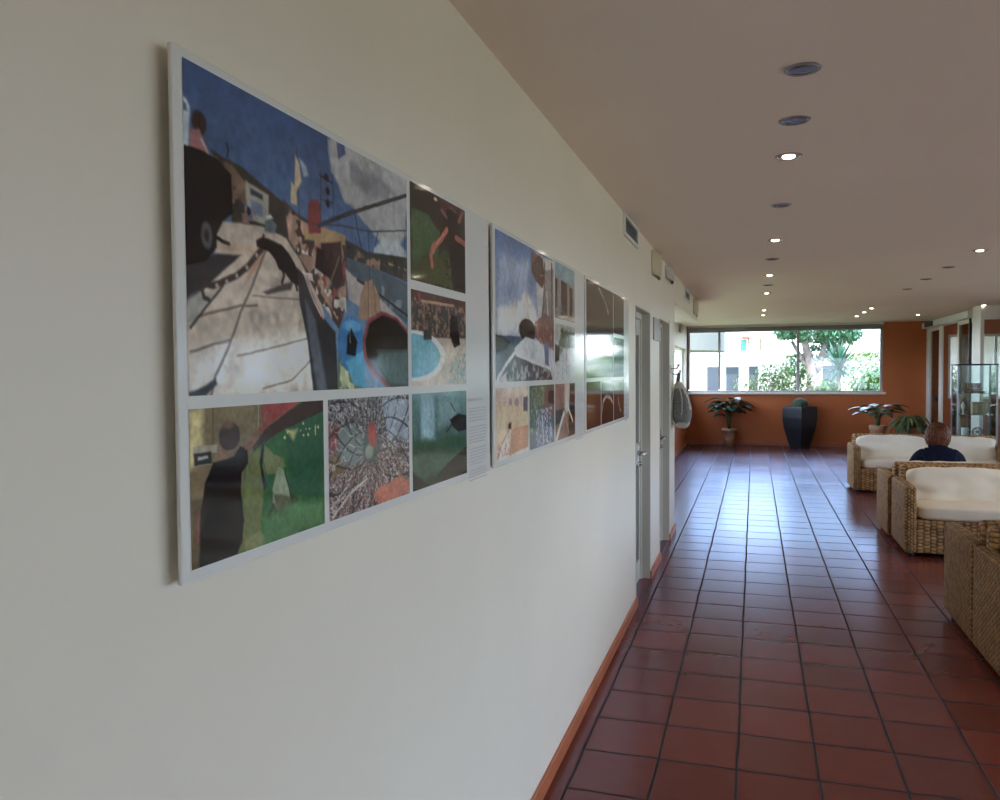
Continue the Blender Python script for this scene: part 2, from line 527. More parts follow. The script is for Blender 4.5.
# ---- windows
def window(n, frames, panes, sill=None, box=None, m='alu', gm='glass'):
    b = MB()
    for f in frames: b.box(*f, bev=.004, seg=1)
    r = struct(b.build('window_%d' % n, MT[m]))
    g = MB()
    for p in panes: g.box(*p)
    g.build('window_glass', MT[gm], r)
    if sill:
        s_ = MB(); s_.box(*sill, bev=.006); s_.build('window_sill', MT['sill'], r)
    if box:
        s_ = MB(); s_.box(*box, bev=.01); s_.build('roller_blind_box', MT['alu_dark'], r)
    return r
fy0, fy1 = YF + .05, YF + .11
window(1, [(WX0, WX1, fy0, fy1, WZ0, WZ0 + .030), (WX0, WX1, fy0, fy1, WZ1 - .10, WZ1),
           (WX0, WX0 + .04, fy0, fy1, WZ0 + .045, WZ1 - .10), (WX1 - .05, WX1, fy0, fy1, WZ0 + .045, WZ1 - .10),
           (-.745, -.695, fy0, fy1, WZ0 + .045, WZ1 - .10), (.85, .905, fy0, fy1, WZ0 + .045, WZ1 - .10)],
       [(WX0 + .04, WX1 - .05, YF + .078, YF + .084, WZ0 + .045, WZ1 - .10)],
       sill=(WX0, WX1 + .04, YF - .10, YF + .05, WZ0 - .045, WZ0 + .002),
       box=(WX0 + .005, WX1 - .005, YF - .035, YF + .045, WZ1 - .085, WZ1 - .002))
ax0, ax1 = XA - .13, XA - .07
window(2, [(ax0, ax1, AY0, AY1, AZ0, AZ0 + .04), (ax0, ax1, AY0, AY1, AZ1 - .04, AZ1)] +
       [(ax0, ax1, y, y + .045, AZ0 + .04, AZ1 - .04) for y in (AY0, 11.1, 13.4, 15.6, AY1 - .045)],
       [(XA - .102, XA - .098, AY0 + .045, AY1 - .045, AZ0 + .04, AZ1 - .04)],
       sill=(XA - .06, XA + .05, AY0, AY1, AZ0 - .03, AZ0 + .002), m='white_metal', gm='side_glass')
window(3, [(3.68, XG, fy0, fy1, 1.0, 1.05), (3.68, XG, fy0, fy1, 2.23, 2.28)] +
       [(x, x + .05, fy0, fy1, 1.05, 2.23) for x in (3.68, 4.50, 5.32, XG - .05)],
       [(3.73, XG - .05, YF + .078, YF + .084, 1.05, 2.23)], m='white_metal')
for i, (a, c) in enumerate(GY):
    gx0, gx1 = XG + .08, XG + .14
    window(4 + i, [(gx0, gx1, a, c, .12, .18), (gx0, gx1, a, c, 2.14, 2.2), (gx0, gx1, a, a + .06, .18, 2.14),
                   (gx0, gx1, c - .06, c, .18, 2.14), (gx0, gx1, (a + c) / 2 - .03, (a + c) / 2 + .03, .18, 2.14)],
           [(XG + .108, XG + .112, a + .06, c - .06, .18, 2.14)], m='white_metal')

window(9, [(XG + .08, XG + .14, VY0, VY1, VZ0, VZ0 + .05), (XG + .08, XG + .14, VY0, VY1, VZ1 - .05, VZ1),
           (XG + .08, XG + .14, VY0, VY0 + .05, VZ0 + .05, VZ1 - .05), (XG + .08, XG + .14, VY1 - .05, VY1, VZ0 + .05, VZ1 - .05)],
       [(XG + .108, XG + .112, VY0 + .05, VY1 - .05, VZ0 + .05, VZ1 - .05)], m='white_metal')

window(10, [(2.4, 6.0, YB - .15, YB - .09, .1, .16), (2.4, 6.0, YB - .15, YB - .09, 2.14, 2.2)] + [(x, x + .06, YB - .15, YB - .09, .16, 2.14) for x in (2.4, 4.17, 5.94)],  # unseen window behind the viewer, added to brighten the sofa fronts
       [(2.46, 5.94, YB - .122, YB - .118, .16, 2.14)], m='white_metal')

# ---- entrance: glazed screen across the right and automatic sliding door along it
YS = 14.0
b = MB()
b.box(XR + .03, XG, YS, YS + .09, 2.35, ZC)                  # white header
b.box(XR, XR + .05, YS - .12, YS + .36, 0, ZC)               # white column
b.box(XR + .05, XG, YS + .01, YS + .08, 0, .09)
for x in (4.25, 5.2): b.box(x, x + .06, YS + .01, YS + .08, .09, 2.35)
scr = struct(b.build('wall_entrance', MT['white_metal']))
b = MB()
for x0, x1 in ((XR + .05, 4.25), (4.31, 5.2), (5.26, XG)): b.box(x0, x1, YS + .042, YS + .048, .09, 2.35)
b.build('screen_glass', MT['glass'], scr)

d = MB(); d.box(XR + .02, XR + .10, YF - .04, YF, .0, 2.40); d.box(XR + .02, XR + .05, 16.62, 16.80, 0, 2.40)
d.box(XR + .03, XR + .09, YS + .36, YS + .42, 0, 2.40)
door3 = struct(d.build('door_3', MT['white_metal']))
d = MB(); d.box(XR - .07, XR + .12, YS + .36, YF, 2.40, 2.515, bev=.008)
d.build('door_operator', mat('operator_casing', (.62, .64, .63), .35), door3)
d = MB(); d.box(XR - .095, XR - .06, 16.95, 17.60, 2.415, 2.505, bev=.006)
d.build('door_sensor', MT['dark'], door3)
def leaf(y0, y1, x, w=.05):
    f = MB()
    f.box(x, x + .04, y0, y0 + w, .02, 2.40); f.box(x, x + .04, y1 - w, y1, .02, 2.40)
    f.box(x, x + .04, y0 + w, y1 - w, .02, .12); f.box(x, x + .04, y0 + w, y1 - w, 2.34, 2.40)
    o = f.build('sliding_leaf', MT['white_metal'], door3)
    g = MB(); g.box(x + .017, x + .023, y0 + w, y1 - w, .12, 2.34)
    g.build('leaf_glass', MT['cab_glass'], o)
    h = MB(); h.box(x - .02, x, (y0 + y1) / 2 - .06, (y0 + y1) / 2 + .06, .98, 1.06)
    h.build('leaf_lock', MT['dark'], o)
leaf(16.80, YF - .05, XR + .04, .16)
leaf(14.45, 15.52, XR + .04, .10)
d = MB(); d.box(XR - .012, XR + .02, 14.50, 14.53, 0, 2.40); d.build('door_track', MT['dark'], door3)

# ================================================================== wall and ceiling fittings
# downlights in two rows
ON, OFF = MT['lamp_on'], MT['lamp_off']
def make_downlight(lit):
    root = empty('downlight', (0, 0, ZC))
    r = MB(); r.lathe([(.046, -.001), (.049, -.005), (.054, -.006), (.058, -.003), (.060, 0)], n=24, cap=False)
    r.build('trim_ring', MT['ring'], root)
    if lit:
        w = MB(); w.lathe([(.028, -.002), (.046, -.0018)], n=24, cap=False); w.build('reflector', MT['lamp_off'], root)
    q = MB()
    if lit: q.lathe([(.0, -.010), (.014, -.0105), (.024, -.008), (.028, -.004)], n=24, cap=False)
    else: q.lathe([(.0, -.002), (.02, -.0035), (.040, -.002), (.046, -.0015)], n=24, cap=False)
    q.build('lamp', ON if lit else OFF, root)
    return root
protos = {}
def lamp_beam(x, y):
    d = bpy.data.lights.new('downlight_beam', 'SPOT')
    d.energy = 7; d.color = (1, .84, .66); d.spot_size = math.radians(95); d.spot_blend = .8; d.shadow_soft_size = .03
    o = bpy.data.objects.new('downlight_beam', d); COL.objects.link(o)
    return o
def downlight(x, y, lit, label):
    if lit not in protos:
        o = protos[lit] = make_downlight(lit)
    else: o = copy_tree(protos[lit])
    o.location = (x, y, ZC)
    if lit and x < 3:
        bm_ = lamp_beam(x, y); bm_.location = (x, y, ZC - .03)
    tag(o, label, 'ceiling light', 'recessed ceiling downlights')
order = ['nearest', 'second', 'third', 'fourth', 'fifth', 'sixth', 'seventh', 'eighth', 'ninth', 'tenth', 'eleventh']
rowA = [(2.795, 0), (3.352, 0), (3.899, 1), (5.029, 0), (6.352, 1), (7.421, 0), (8.656, 1), (9.657, 0), (10.642, 1), (13.613, 1), (14.83, 1)]
for k, (y, lit) in enumerate(rowA):
    downlight(.145, y, lit, '%s round downlight, %s from the viewer in the row above the tiled walkway' % ('glowing' if lit else 'unlit', order[k]))
rowB = [(7.477, 1), (8.598, 0), (9.642, 0), (10.756, 0), (13.85, 1), (14.74, 1), (15.774, 1)]
for k, (y, lit) in enumerate(rowB):
    downlight(1.75, y, lit, '%s round downlight, %s from the viewer in the row above the wicker sofas' % ('glowing' if lit else 'unlit', order[k]))
downlight(2.75, 15.81, 1, 'glowing round downlight in front of the sliding door box by the orange wall')
downlight(3.31, 13.88, 1, 'glowing round downlight at the far right by the white entrance column')

def grille(y0, y1, z0, z1, label):
    root = empty('wall_vent', (XW, (y0 + y1) / 2, z0), label=label, cat='vent', group='air grilles high on the white wall')
    w, h = y1 - y0, z1 - z0
    f = MB()
    f.box(0, .014, -w / 2, w / 2, 0, .022); f.box(0, .014, -w / 2, w / 2, h - .022, h)
    f.box(0, .014, -w / 2, -w / 2 + .03, .022, h - .022); f.box(0, .014, w / 2 - .03, w / 2, .022, h - .022)
    f.build('vent_frame', MT['white_metal'], root)
    s_ = MB(); s_.box(-.004, .0015, -w / 2 + .03, w / 2 - .03, .022, h - .022); s_.build('vent_backing', MT['dark'], root)
    k = MB(); n_ = 5
    for i in range(n_):
        z = .022 + (h - .044) * (i + .5) / n_
        k.prism([(.002, z - .004), (.012, z - .010), (.013, z - .008), (.003, z - .001)], -w / 2 + .03, w / 2 - .03, 'Y')
    k.build('vent_slats', MT['alu'], root)
grille(4.90, 5.50, 2.42, 2.555, 'grey slatted air grille nearest the viewer, above the first door')
grille(9.36, 10.07, 2.415, 2.545, 'small dark air grille over the alcove beam, beyond the wall lamps')
glow = mat('lamp_shade_cream', (.60, .52, .36), .5)
glow2 = mat('lamp_shade_grey', (.50, .47, .42), .5)
def sconce(y, w, z0, z1, m, label):
    root = empty('wall_lamp', (XW, y, z0), label=label, cat='wall lamp', group='uplighter shades high on the white wall')
    h = z1 - z0
    sh = MB()
    N, R = 10, 9
    for i in range(N):                      # bowed half shade, narrower at the foot
        for j in range(R):
            def P(i, j):
                a = PI * i / N; t = j / R
                k = .80 + .20 * math.sin(t * PI * .85)
                return (.046 * math.sin(a) * k + .002, w / 2 * math.cos(a) * k, h * t)
            sh.quad(P(i, j), P(i + 1, j), P(i + 1, j + 1), P(i, j + 1))
    bmesh.ops.remove_doubles(sh.bm, verts=sh.bm.verts, dist=1e-5)
    o = sh.build('lamp_shade', m, root, smooth=True)
    so = o.modifiers.new('s', 'SOLIDIFY'); so.thickness = .004
    bp_ = MB(); bp_.box(0, .010, -w * .3, w * .3, h * .2, h * .8, bev=.003); bp_.build('wall_bracket', MT['white_metal'], root)
    rm = MB(); rm.lathe([(.012, 0), (.012, h * .5)], (.022, 0, h * .2), 10); rm.build('bulb', MT['sill'], root)
sconce(6.57, .54, 2.345, 2.535, glow, 'cream bowed wall lamp above the gap between the two doors')
sconce(7.62, .66, 2.425, 2.535, glow2, 'shallow grey wall lamp above the second door')
sconce(11.05, .62, 2.33, 2.535, glow, 'cream wall lamp at the far end of the alcove beam')
b = MB(); b.box(XW, XW + .012, 6.42, 6.80, 1.84, 2.02, bev=.003)
tag(b.build('door_sign', mat('grey_sign_plate', (.40, .41, .39), .4)), 'small grey plate high on the wall between the two doors', 'sign')
b = MB(); b.box(XA, XA + .05, 16.0, 16.5, 2.35, 2.50, bev=.012); b.box(XA + .05, XA + .056, 16.05, 16.45, 2.38, 2.47)
tag(b.build('wall_unit', mat('grey_unit', (.42, .43, .42), .5)), 'small grey box high on the alcove wall left of the far window', 'wall box')
# ================================================================== sofas
def cushion(name, w, d, h, parent, loc, rot=(0, 0, 0), p=4.0, seed=0, n=10, crease=.006, label=None, sag=0.0):
    """a stuffed cushion: rounded block with soft corners, puffed faces and shallow creases"""
    bm = bmesh.new()
    bmesh.ops.create_cube(bm, size=2)
    bmesh.ops.subdivide_edges(bm, edges=bm.edges[:], cuts=n, use_grid_fill=True)
    for v in bm.verts:
        a, b_, c = v.co
        k = (abs(a) ** p + abs(b_) ** p + abs(c) ** p) ** (1 / p)
        q = Vector((a, b_, c)) / k
        amp = crease * noise.noise(Vector((a * 2.2 + seed, b_ * 2.2, c * 2.2 + seed * .7))) * 2
        fold = crease * .8 * math.sin(a * 9 + 3 * noise.noise(Vector((a, c + seed, 0)))) * math.exp(-((c + .1) ** 2) * 3)
        nrm = q.normalized()
        v.co = Vector((q.x * w / 2, q.y * d / 2, q.z * h / 2)) + nrm * (amp + fold)
        if sag: v.co.z -= sag * math.exp(-(a * a + b_ * b_) * 1.5) * (1 if c > 0 else 0)
    me = bpy.data.meshes.new(name)
    bm.to_mesh(me); bm.free()
    me.materials.append(MT['cream'])
    for f in me.polygons: f.use_smooth = True
    o = bpy.data.objects.new(name, me)
    COL.objects.link(o)
    o.parent = parent
    o.location = loc
    o.rotation_euler = rot
    smooth_mod(o, 1)
    # piped seam round the middle
    return o

SW, SD, SAW = 1.83, .71, .095
def make_sofa(seed):
    """local frame: x along the sofa, front at y=0, back at y=SD"""
    root = empty('wicker_sofa', (0, 0, 0))
    for k, x0 in enumerate((0, SW - SAW)):
        b = MB(); b.box(x0, x0 + SAW, 0, SD, .035, .605, bev=.026, seg=3)
        b.build('armrest', MT['wicker_side'], root, smooth=True, uv=True)
    b = MB(); b.box(.055, SW - .055, SD - .15, SD - .012, .30, .725, bev=.035, seg=3)
    b.build('backrest', MT['wicker'], root, smooth=True, uv=True)
    b = MB(); b.box(SAW - .012, SW - SAW + .012, .018, SD - .02, .035, .315, bev=.014, seg=2)
    b.build('base', MT['wicker'], root, uv=True)
    for x in (.06, SW - .06):
        for y in (.06, SD - .06):
            b = MB(); b.lathe([(.022, 0), (.026, .04)], (x, y, 0), 10); b.build('leg', MT['dark'], root)
    iw = (SW - 2 * SAW) / 2
    for k in range(2):
        cx = SAW + iw * (k + .5)
        cushion('seat_cushion', iw - .004, SD - .20, .135, root, (cx, (SD - .20) / 2 + .012, .375), p=6, seed=seed + k, n=8, crease=.003)
        cushion('back_cushion', iw + .01, .17, .375, root, (cx, SD - .240, .525), rot=(math.radians(-11), 0, 0), p=7, seed=seed + k + 5, n=12, crease=.018)
    return root
def place_sofa(o, x, y, facing_viewer, label):
    if facing_viewer: o.location = (x, y, 0); o.rotation_euler = (0, 0, 0)
    else: o.location = (x + SW, y + SD, 0); o.rotation_euler = (0, 0, PI)
    tag(o, label, 'sofa', 'wicker sofas with cream cushions')
s0 = make_sofa(1.3)
place_sofa(s0, 1.178, 4.40, True, 'wicker sofa nearest the viewer, mostly outside the right edge of the photo')
place_sofa(copy_tree(s0), 1.178, 5.125, False, 'wicker sofa whose braided arm fills the right edge, in front of the middle sofa')
place_sofa(copy_tree(s0), 1.222, 7.52, True, 'wicker sofa in the middle facing the viewer with wrinkled cream cushions')
place_sofa(copy_tree(s0), 1.195, 8.265, False, 'wicker sofa the person in navy sits on, backed against the middle sofa')
place_sofa(copy_tree(s0), 1.222, 11.28, True, 'farthest wicker sofa facing the viewer, in front of the potted plants')
# a further seat standing at the right end of the last sofa
s9 = copy_tree(s0); s9.location = (3.12 + SD, 10.35, 0); s9.rotation_euler = (0, 0, PI / 2)
s9.location = (3.12, 11.28 + 1.83 - 1.83 + 0.0, 0)
s9.rotation_euler = (0, 0, -PI / 2)
tag(s9, 'wicker sofa standing crossways beside the right arm of the farthest sofa', 'sofa', 'wicker sofas with cream cushions')

# ================================================================== seated person
def skin(name, chains, m, parent, root_i=0, lv=2):
    """chains: list of lists of (x,y,z,r); first point of later chains may be an index tuple ('@', i)"""
    vs, es, rs = [], [], []
    for ch in chains:
        prev = None
        for pt in ch:
            if pt[0] == '@': prev = pt[1]; continue
            vs.append(pt[:3]); rs.append(pt[3])
            i = len(vs) - 1
            if prev is not None: es.append((prev, i))
            prev = i
    me = bpy.data.meshes.new(name)
    me.from_pydata(vs, es, [])
    o = bpy.data.objects.new(name, me)
    COL.objects.link(o)
    o.parent = parent
    sk = o.modifiers.new('skin', 'SKIN')
    sk.use_smooth_shade = True
    sl = me.skin_vertices[0].data if me.skin_vertices else None
    if sl is None:
        bm = bmesh.new(); bm.from_mesh(me)
        bm.verts.layers.skin.verify(); bm.to_mesh(me); bm.free()
        sl = me.skin_vertices[0].data
    for i, r in enumerate(rs):
        sl[i].radius = (r, r) if not isinstance(r, tuple) else r
        sl[i].use_root = (i == root_i)
    s_ = o.modifiers.new('s', 'SUBSURF'); s_.levels = lv; s_.render_levels = lv
    me.materials.append(m)
    return o
SKIN = mat('skin', (.52, .30, .21), .5)
NAVY = mat('navy_jacket', (.009, .012, .030), .9, spec=.1, noise_amt=.25, noise_scale=18, bump=.4, bump_scale=14)
HAIR = mat('auburn_brown_hair', (.115, .038, .016), .5, spec=.25, noise_amt=.5, noise_scale=40, bump=.5, bump_scale=90)
TROU = mat('dark_trousers', (.03, .03, .035), .85)
SHOE = mat('black_shoe', (.02, .02, .02), .4)
PX, PY = 1.715, 8.80          # seat position; faces +y (away from the viewer)
per = empty('person', (PX, PY, 0), label='person in a navy jacket with auburn hair, seated with their back to the viewer', cat='person')
# body: pelvis .. head ; arms with fingers ; legs
body = []
body.append([(0, -.02, .50, .13), (0, -.04, .60, .115), (0, -.035, .70, .115), (0, -.02, .775, .085), (0, .0, .85, .050), (0, .015, .905, .048)])     # 0..5
for s_ in (-1, 1):
    base = sum(len([p for p in c if p[0] != '@']) for c in body)
    body.append([('@', 2), (s_ * .10, -.03, .73, .060), (s_ * .16, -.03, .71, .050), (s_ * .205, .02, .64, .046), (s_ * .23, .10, .53, .038),
                 (s_ * .17, .22, .525, .032), (s_ * .11, .315, .535, .024), (s_ * .075, .365, .530, .030)])
    palm = base + 6
    for k in range(4):
        ox = s_ * (-.020 - .0) * 0
        fx = s_ * (.075 - .018 * (k - 1.5) * 1.0)
        body.append([('@', palm), (fx - s_ * .012, .400, .532 - .002 * k, .0105), (fx - s_ * .020, .428 - .003 * abs(k - 1.3), .522, .0095), (fx - s_ * .026, .446 - .004 * abs(k - 1.3), .503, .0085)])
    body.append([('@', palm), (s_ * .045, .365, .548, .0115), (s_ * .028, .385, .552, .010), (s_ * .018, .402, .548, .009)])
for s_ in (-1, 1):
    body.append([('@', 0), (s_ * .09, .05, .50, .095), (s_ * .11, .24, .50, .082), (s_ * .12, .42, .50, .062), (s_ * .12, .46, .30, .050), (s_ * .125, .47, .10, .036),
                 (s_ * .13, .50, .045, .036), (s_ * .135, .60, .03, .028)])
skin('body', body, SKIN, per)
# head with face
hm = bmesh.new()
bmesh.ops.create_icosphere(hm, subdivisions=4, radius=1)
for v in hm.verts:
    x, y, z = v.co
    hx, hy, hz = .074, .094, .112
    X, Y, Z = x * hx, y * hy, z * hz
    if z < 0: X *= 1 + z * .28; Y = Y * (1 + z * .18) + .012 * (-z)     # jaw
    d = math.exp(-((x / .16) ** 2 + ((z + .12) / .22) ** 2)) if y > .5 else 0
    Y += .022 * d                                                          # nose
    for sx in (-.38, .38):
        if y > .4: Y -= .010 * math.exp(-(((x - sx) / .16) ** 2 + ((z - .06) / .12) ** 2))   # sockets
    if y > .5: Y += .005 * math.exp(-((x / .28) ** 2 + ((z + .48) / .06) ** 2)) + .004 * math.exp(-((x / .24) ** 2 + ((z + .60) / .06) ** 2))
    v.co = (X, Y, Z)
hme = bpy.data.meshes.new('head'); hm.to_mesh(hme); hm.free()
hme.materials.append(SKIN)
for f in hme.polygons: f.use_smooth = True
head = bpy.data.objects.new('head', hme); COL.objects.link(head); head.parent = per; head.location = (0, .005, .945); head.rotation_euler = (math.radians(-12), 0, 0)
for s_ in (-1, 1):
    b = MB(); b.lathe([(0, -.012), (.008, -.009), (.012, 0), (.008, .009), (0, .012)], (s_ * .028, .082, .007), 12, axis='Y', cap=False)
    e_ = b.build('eye', mat('eye_white', (.7, .7, .68), .2), head)
    b = MB(); b.lathe([(0, 0), (.012, .002), (.026, .006), (.030, .010), (.024, .012), (0, .008)], (0, 0, 0), 14, axis='X', cap=False)
    e_ = b.build('ear', SKIN, head); e_.location = (s_ * .068, -.005, -.01); e_.scale = (s_, .6, 1)
b = MB(); b.prism([(-.022, -.058), (0, -.054), (.022, -.058), (0, -.064)], .090, .094, 'Y'); b.build('mouth', mat('lips', (.40, .12, .10), .4), head)
# hair: a full layered bob to the collar, strands as ridges
hb = bmesh.new(); bmesh.ops.create_icosphere(hb, subdivisions=5, radius=1)
kill = []
for v in hb.verts:
    x, y, z = v.co
    ang = math.atan2(x, -y)
    ridge = 1 + .035 * math.sin(ang * 22 + 4 * noise.noise(Vector((x * 3, y * 3, z * 3)))) + .05 * noise.noise(Vector((x * 4, y * 4, z * 6)))
    X, Y, Z = x * .108, y * .116, z * .124
    if z < 0:
        X *= 1 + (-z) * .20; Y *= 1 + .05 * (-z); Z *= 1.14
    v.co = (X * ridge, Y * ridge - .012, Z * ridge + .006)
    if y > .45 and z < .52 and abs(x) < .78: kill.append(v)
    elif z < -.93: kill.append(v)
bmesh.ops.delete(hb, geom=kill, context='VERTS')
ha = bpy.data.meshes.new('hair'); hb.to_mesh(ha); hb.free(); ha.materials.append(HAIR)
for f in ha.polygons: f.use_smooth = True
hair = bpy.data.objects.new('hair', ha); COL.objects.link(hair); hair.parent = head
so = hair.modifiers.new('s', 'SOLIDIFY'); so.thickness = .012
# jacket over torso and arms, standing collar
jk = [[(0, -.02, .47, (.165, .145)), (0, -.04, .60, (.165, .145)), (0, -.045, .715, (.185, .145)), (0, -.04, .785, (.145, .12)), (0, -.022, .85, (.085, .088))]]
for s_ in (-1, 1):
    jk.append([('@', 2), (s_ * .110, -.045, .760, .095), (s_ * .165, -.035, .730, .086), (s_ * .215, .02, .60, .070), (s_ * .235, .10, .535, .054), (s_ * .18, .205, .53, .046), (s_ * .125, .29, .535, .040)])
skin('jacket', jk, NAVY, per)
b = MB(); b.lathe([(.088, -.03), (.078, .02), (.070, .055), (.062, .055), (.060, -.02)], (0, -.008, .865), 20, cap=False)
b.build('collar', NAVY, per, smooth=True)
tr = [[(0, -.0, .50, (.17, .13))]]
for s_ in (-1, 1):
    tr.append([('@', 0), (s_ * .095, .07, .505, .108), (s_ * .11, .25, .505, .093), (s_ * .12, .43, .50, .078), (s_ * .12, .475, .32, .066), (s_ * .125, .48, .11, .060)])
skin('trousers', tr, TROU, per)
for s_ in (-1, 1):
    b = MB(); b.box(s_ * .13 - .045, s_ * .13 + .045, .43, .68, 0.002, .085, bev=.03, seg=3); b.build('shoe', SHOE, per, smooth=True)

# ================================================================== bag on a hook
def hook(y, z, label):
    root = empty('coat_hook', (XW, y, z), label=label, cat='hook')
    b = MB(); b.box(0, .008, -.02, .02, -.04, .03, bev=.003); b.build('hook_plate', MT['chrome'], root)
    b = MB(); b.tube([(.006, 0, .0), (.04, 0, -.004), (.065, 0, .004), (.075, 0, .022)], [.007, .006, .006, .007], 8)
    b.lathe([(0, -.012), (.010, -.008), (.012, 0), (.010, .008), (0, .012)], (.075, 0, .030), 10, cap=False); b.build('hook_arm', MT['chrome'], root)
hook(7.80, 1.62, 'bare metal coat hook on the white wall left of the hanging bag')
hook(7.99, 1.565, 'coat hook on the end of the white wall carrying the bag')
BC = mat('bag_canvas_cream', (.50, .45, .37), .85, noise_amt=.08, noise_scale=30, bump=.3, bump_scale=80)
BG = mat('bag_mesh_grey', (.17, .165, .155), .8, noise_amt=.3, noise_scale=60)
BD = mat('bag_strap_brown', (.10, .085, .075), .8)
bag = empty('shoulder_bag', (XW, 7.98, 1.0), label='cream and grey canvas bag hanging from a hook at the end of the white wall', cat='bag')
# body hangs against the wall: profile bulges towards the bottom (x = off the wall, y = along it)
bb = bmesh.new()
bmesh.ops.create_cube(bb, size=2)
bmesh.ops.subdivide_edges(bb, edges=bb.edges[:], cuts=9, use_grid_fill=True)
for v in bb.verts:
    a, b_, c = v.co
    k = (abs(a) ** 3.5 + abs(b_) ** 3.5 + abs(c) ** 3.5) ** (1 / 3.5); a, b_, c = a / k, b_ / k, c / k
    t = (1 - c) / 2
    wd_ = .105 + .060 * t ** .8 - .035 * max(0, t - .8) * 3
    dp = .046 + .040 * math.sin(min(1, t * 1.15) * PI * .62)
    v.co = (.012 + dp + a * dp + .004 * noise.noise(Vector((a * 3, b_ * 3, c * 4))), b_ * wd_, .235 + c * .228)
    v.co.y += .008 * noise.noise(Vector((c * 3, a, 2)))
me = bpy.data.meshes.new('bag_body'); bb.to_mesh(me); bb.free(); me.materials.append(BC); me.materials.append(BG)
for f in me.polygons:
    f.use_smooth = True
    c = f.center
    t = 1 - (c.z - .02) / .43
    if (.56 < t < .86) or (c.y < -.10 and .15 < t < .9) or (.15 < t < .48 and abs(c.y) < .028 + .05 * t and c.x > .06): f.material_index = 1
bo = bpy.data.objects.new('bag_body', me); COL.objects.link(bo); bo.parent = bag
b = MB()
def ringpts(z, wy, dx, n=20): return [(.013 + dx + dx * math.cos(2 * PI * i / n), wy * math.sin(2 * PI * i / n), z + .012 * math.cos(2 * PI * i / n)) for i in range(n + 1)]
b.tube(ringpts(.205, .128, .080), .007, 6); b.tube(ringpts(.065, .135, .074), .008, 6)
b.tube([(.075, -.045, .425), (.115, -.060, .36), (.155, -.075, .27), (.165, -.08, .20)], .007, 6); b.tube([(.075, .045, .425), (.115, .060, .36), (.155, .075, .27), (.165, .08, .20)], .007, 6)
b.tube([(.055 + .052 * math.cos(2 * PI * i / 18), -.150 + .03 * abs(math.sin(PI * i / 18)), .235 + .19 * math.sin(2 * PI * i / 18)) for i in range(19)], .007, 6)
b.build('piping', BC, bag)
b = MB(); b.tube([(.045, -.05, .42), (.050, -.03, .49), (.062, 0, .545), (.058, .03, .49), (.05, .05, .42)], .009, 6)
b.tube([(.052, .02, .43), (.064, .015, .50), (.068, .004, .546)], .012, 6); b.build('strap', BD, bag)
bag.location.z = 1.03

# ================================================================== plants and pots
TERRA = mat('pale_terracotta', (.48, .29, .18), .8, noise_amt=.15, noise_scale=12)
SOIL = mat('potting_soil', (.03, .02, .014), .95)
LEAF = mat('dark_glossy_leaf', (.020, .060, .034), .32, noise_amt=.4, noise_scale=5)
LEAF2 = mat('fern_leaf', (.035, .075, .022), .4, noise_amt=.4, noise_scale=5)
STEM = mat('leaf_stem', (.06, .09, .035), .6)
def pot(root, r0, r1, h, m=TERRA, rim=True):
    b = MB()
    pr_ = [(r0, 0), (r0 + (r1 - r0) * .5, h * .5), (r1 * .97, h * .84)]
    if rim: pr_ += [(r1 * 1.06, h * .85), (r1 * 1.08, h), (r1 * .94, h), (r1 * .90, h * .86)]
    b.lathe(pr_, n=28); o = b.build('pot', m, root)
    b = MB(); b.lathe([(0, h * .87), (r1 * .92, h * .88)], n=24, cap=False); b.build('soil', SOIL, root)
def leaf_blade(b, p0, d, L, w, droop, n=7, fold=.18, mi=0):
    d = Vector(d).normalized(); p = Vector(p0)
    side = d.cross(Vector((0, 0, 1)))
    side = side.normalized() if side.length > .05 else Vector((1, 0, 0))
    prev = None
    for i in range(n + 1):
        t = i / n
        ww = w * (math.sin(PI * min(1, t * .93 + .06)) ** .75) * .5
        nn = side.cross(d).normalized()
        L_, C_, R_ = p - side * ww + nn * fold * ww, p, p + side * ww + nn * fold * ww
        cur = [b.bm.verts.new(q) for q in (L_, C_, R_)]
        if prev:
            for k in (0, 1):
                f = b.bm.faces.new((prev[k], prev[k + 1], cur[k + 1], cur[k])); f.smooth = True; f.material_index = mi
        prev = cur
        d = (d + Vector((0, 0, -droop / n))).normalized()
        p = p + d * (L / n)
def leafy(name, loc, potdim, leaves, m, label, cat='potted plant', pot_m=TERRA):
    root = empty(name, loc, label=label, cat=cat)
    pot(root, *potdim, m=pot_m)
    h = potdim[2] * .88
    st = MB(); lf = MB()
    for (az, up, L, lw, sl, dr) in leaves:
        dx, dy = math.cos(az), math.sin(az)
        a = Vector((dx * .02, dy * .02, h))
        c = Vector((dx * sl * .35, dy * sl * .35, h + up * .75)); e_ = Vector((dx * sl, dy * sl, h + up))
        st.tube([a, (a + c) / 2 + Vector((0, 0, .02)), c, e_], [.010, .008, .006, .005], 6)
        dd = Vector((dx, dy, .55))
        leaf_blade(lf, e_, dd, L, lw, dr)
    st.build('stem', STEM, root)
    o = lf.build('foliage', m, root, recalc=False)
    so = o.modifiers.new('s', 'SOLIDIFY'); so.thickness = .002
    return root
rr = random.Random(3)
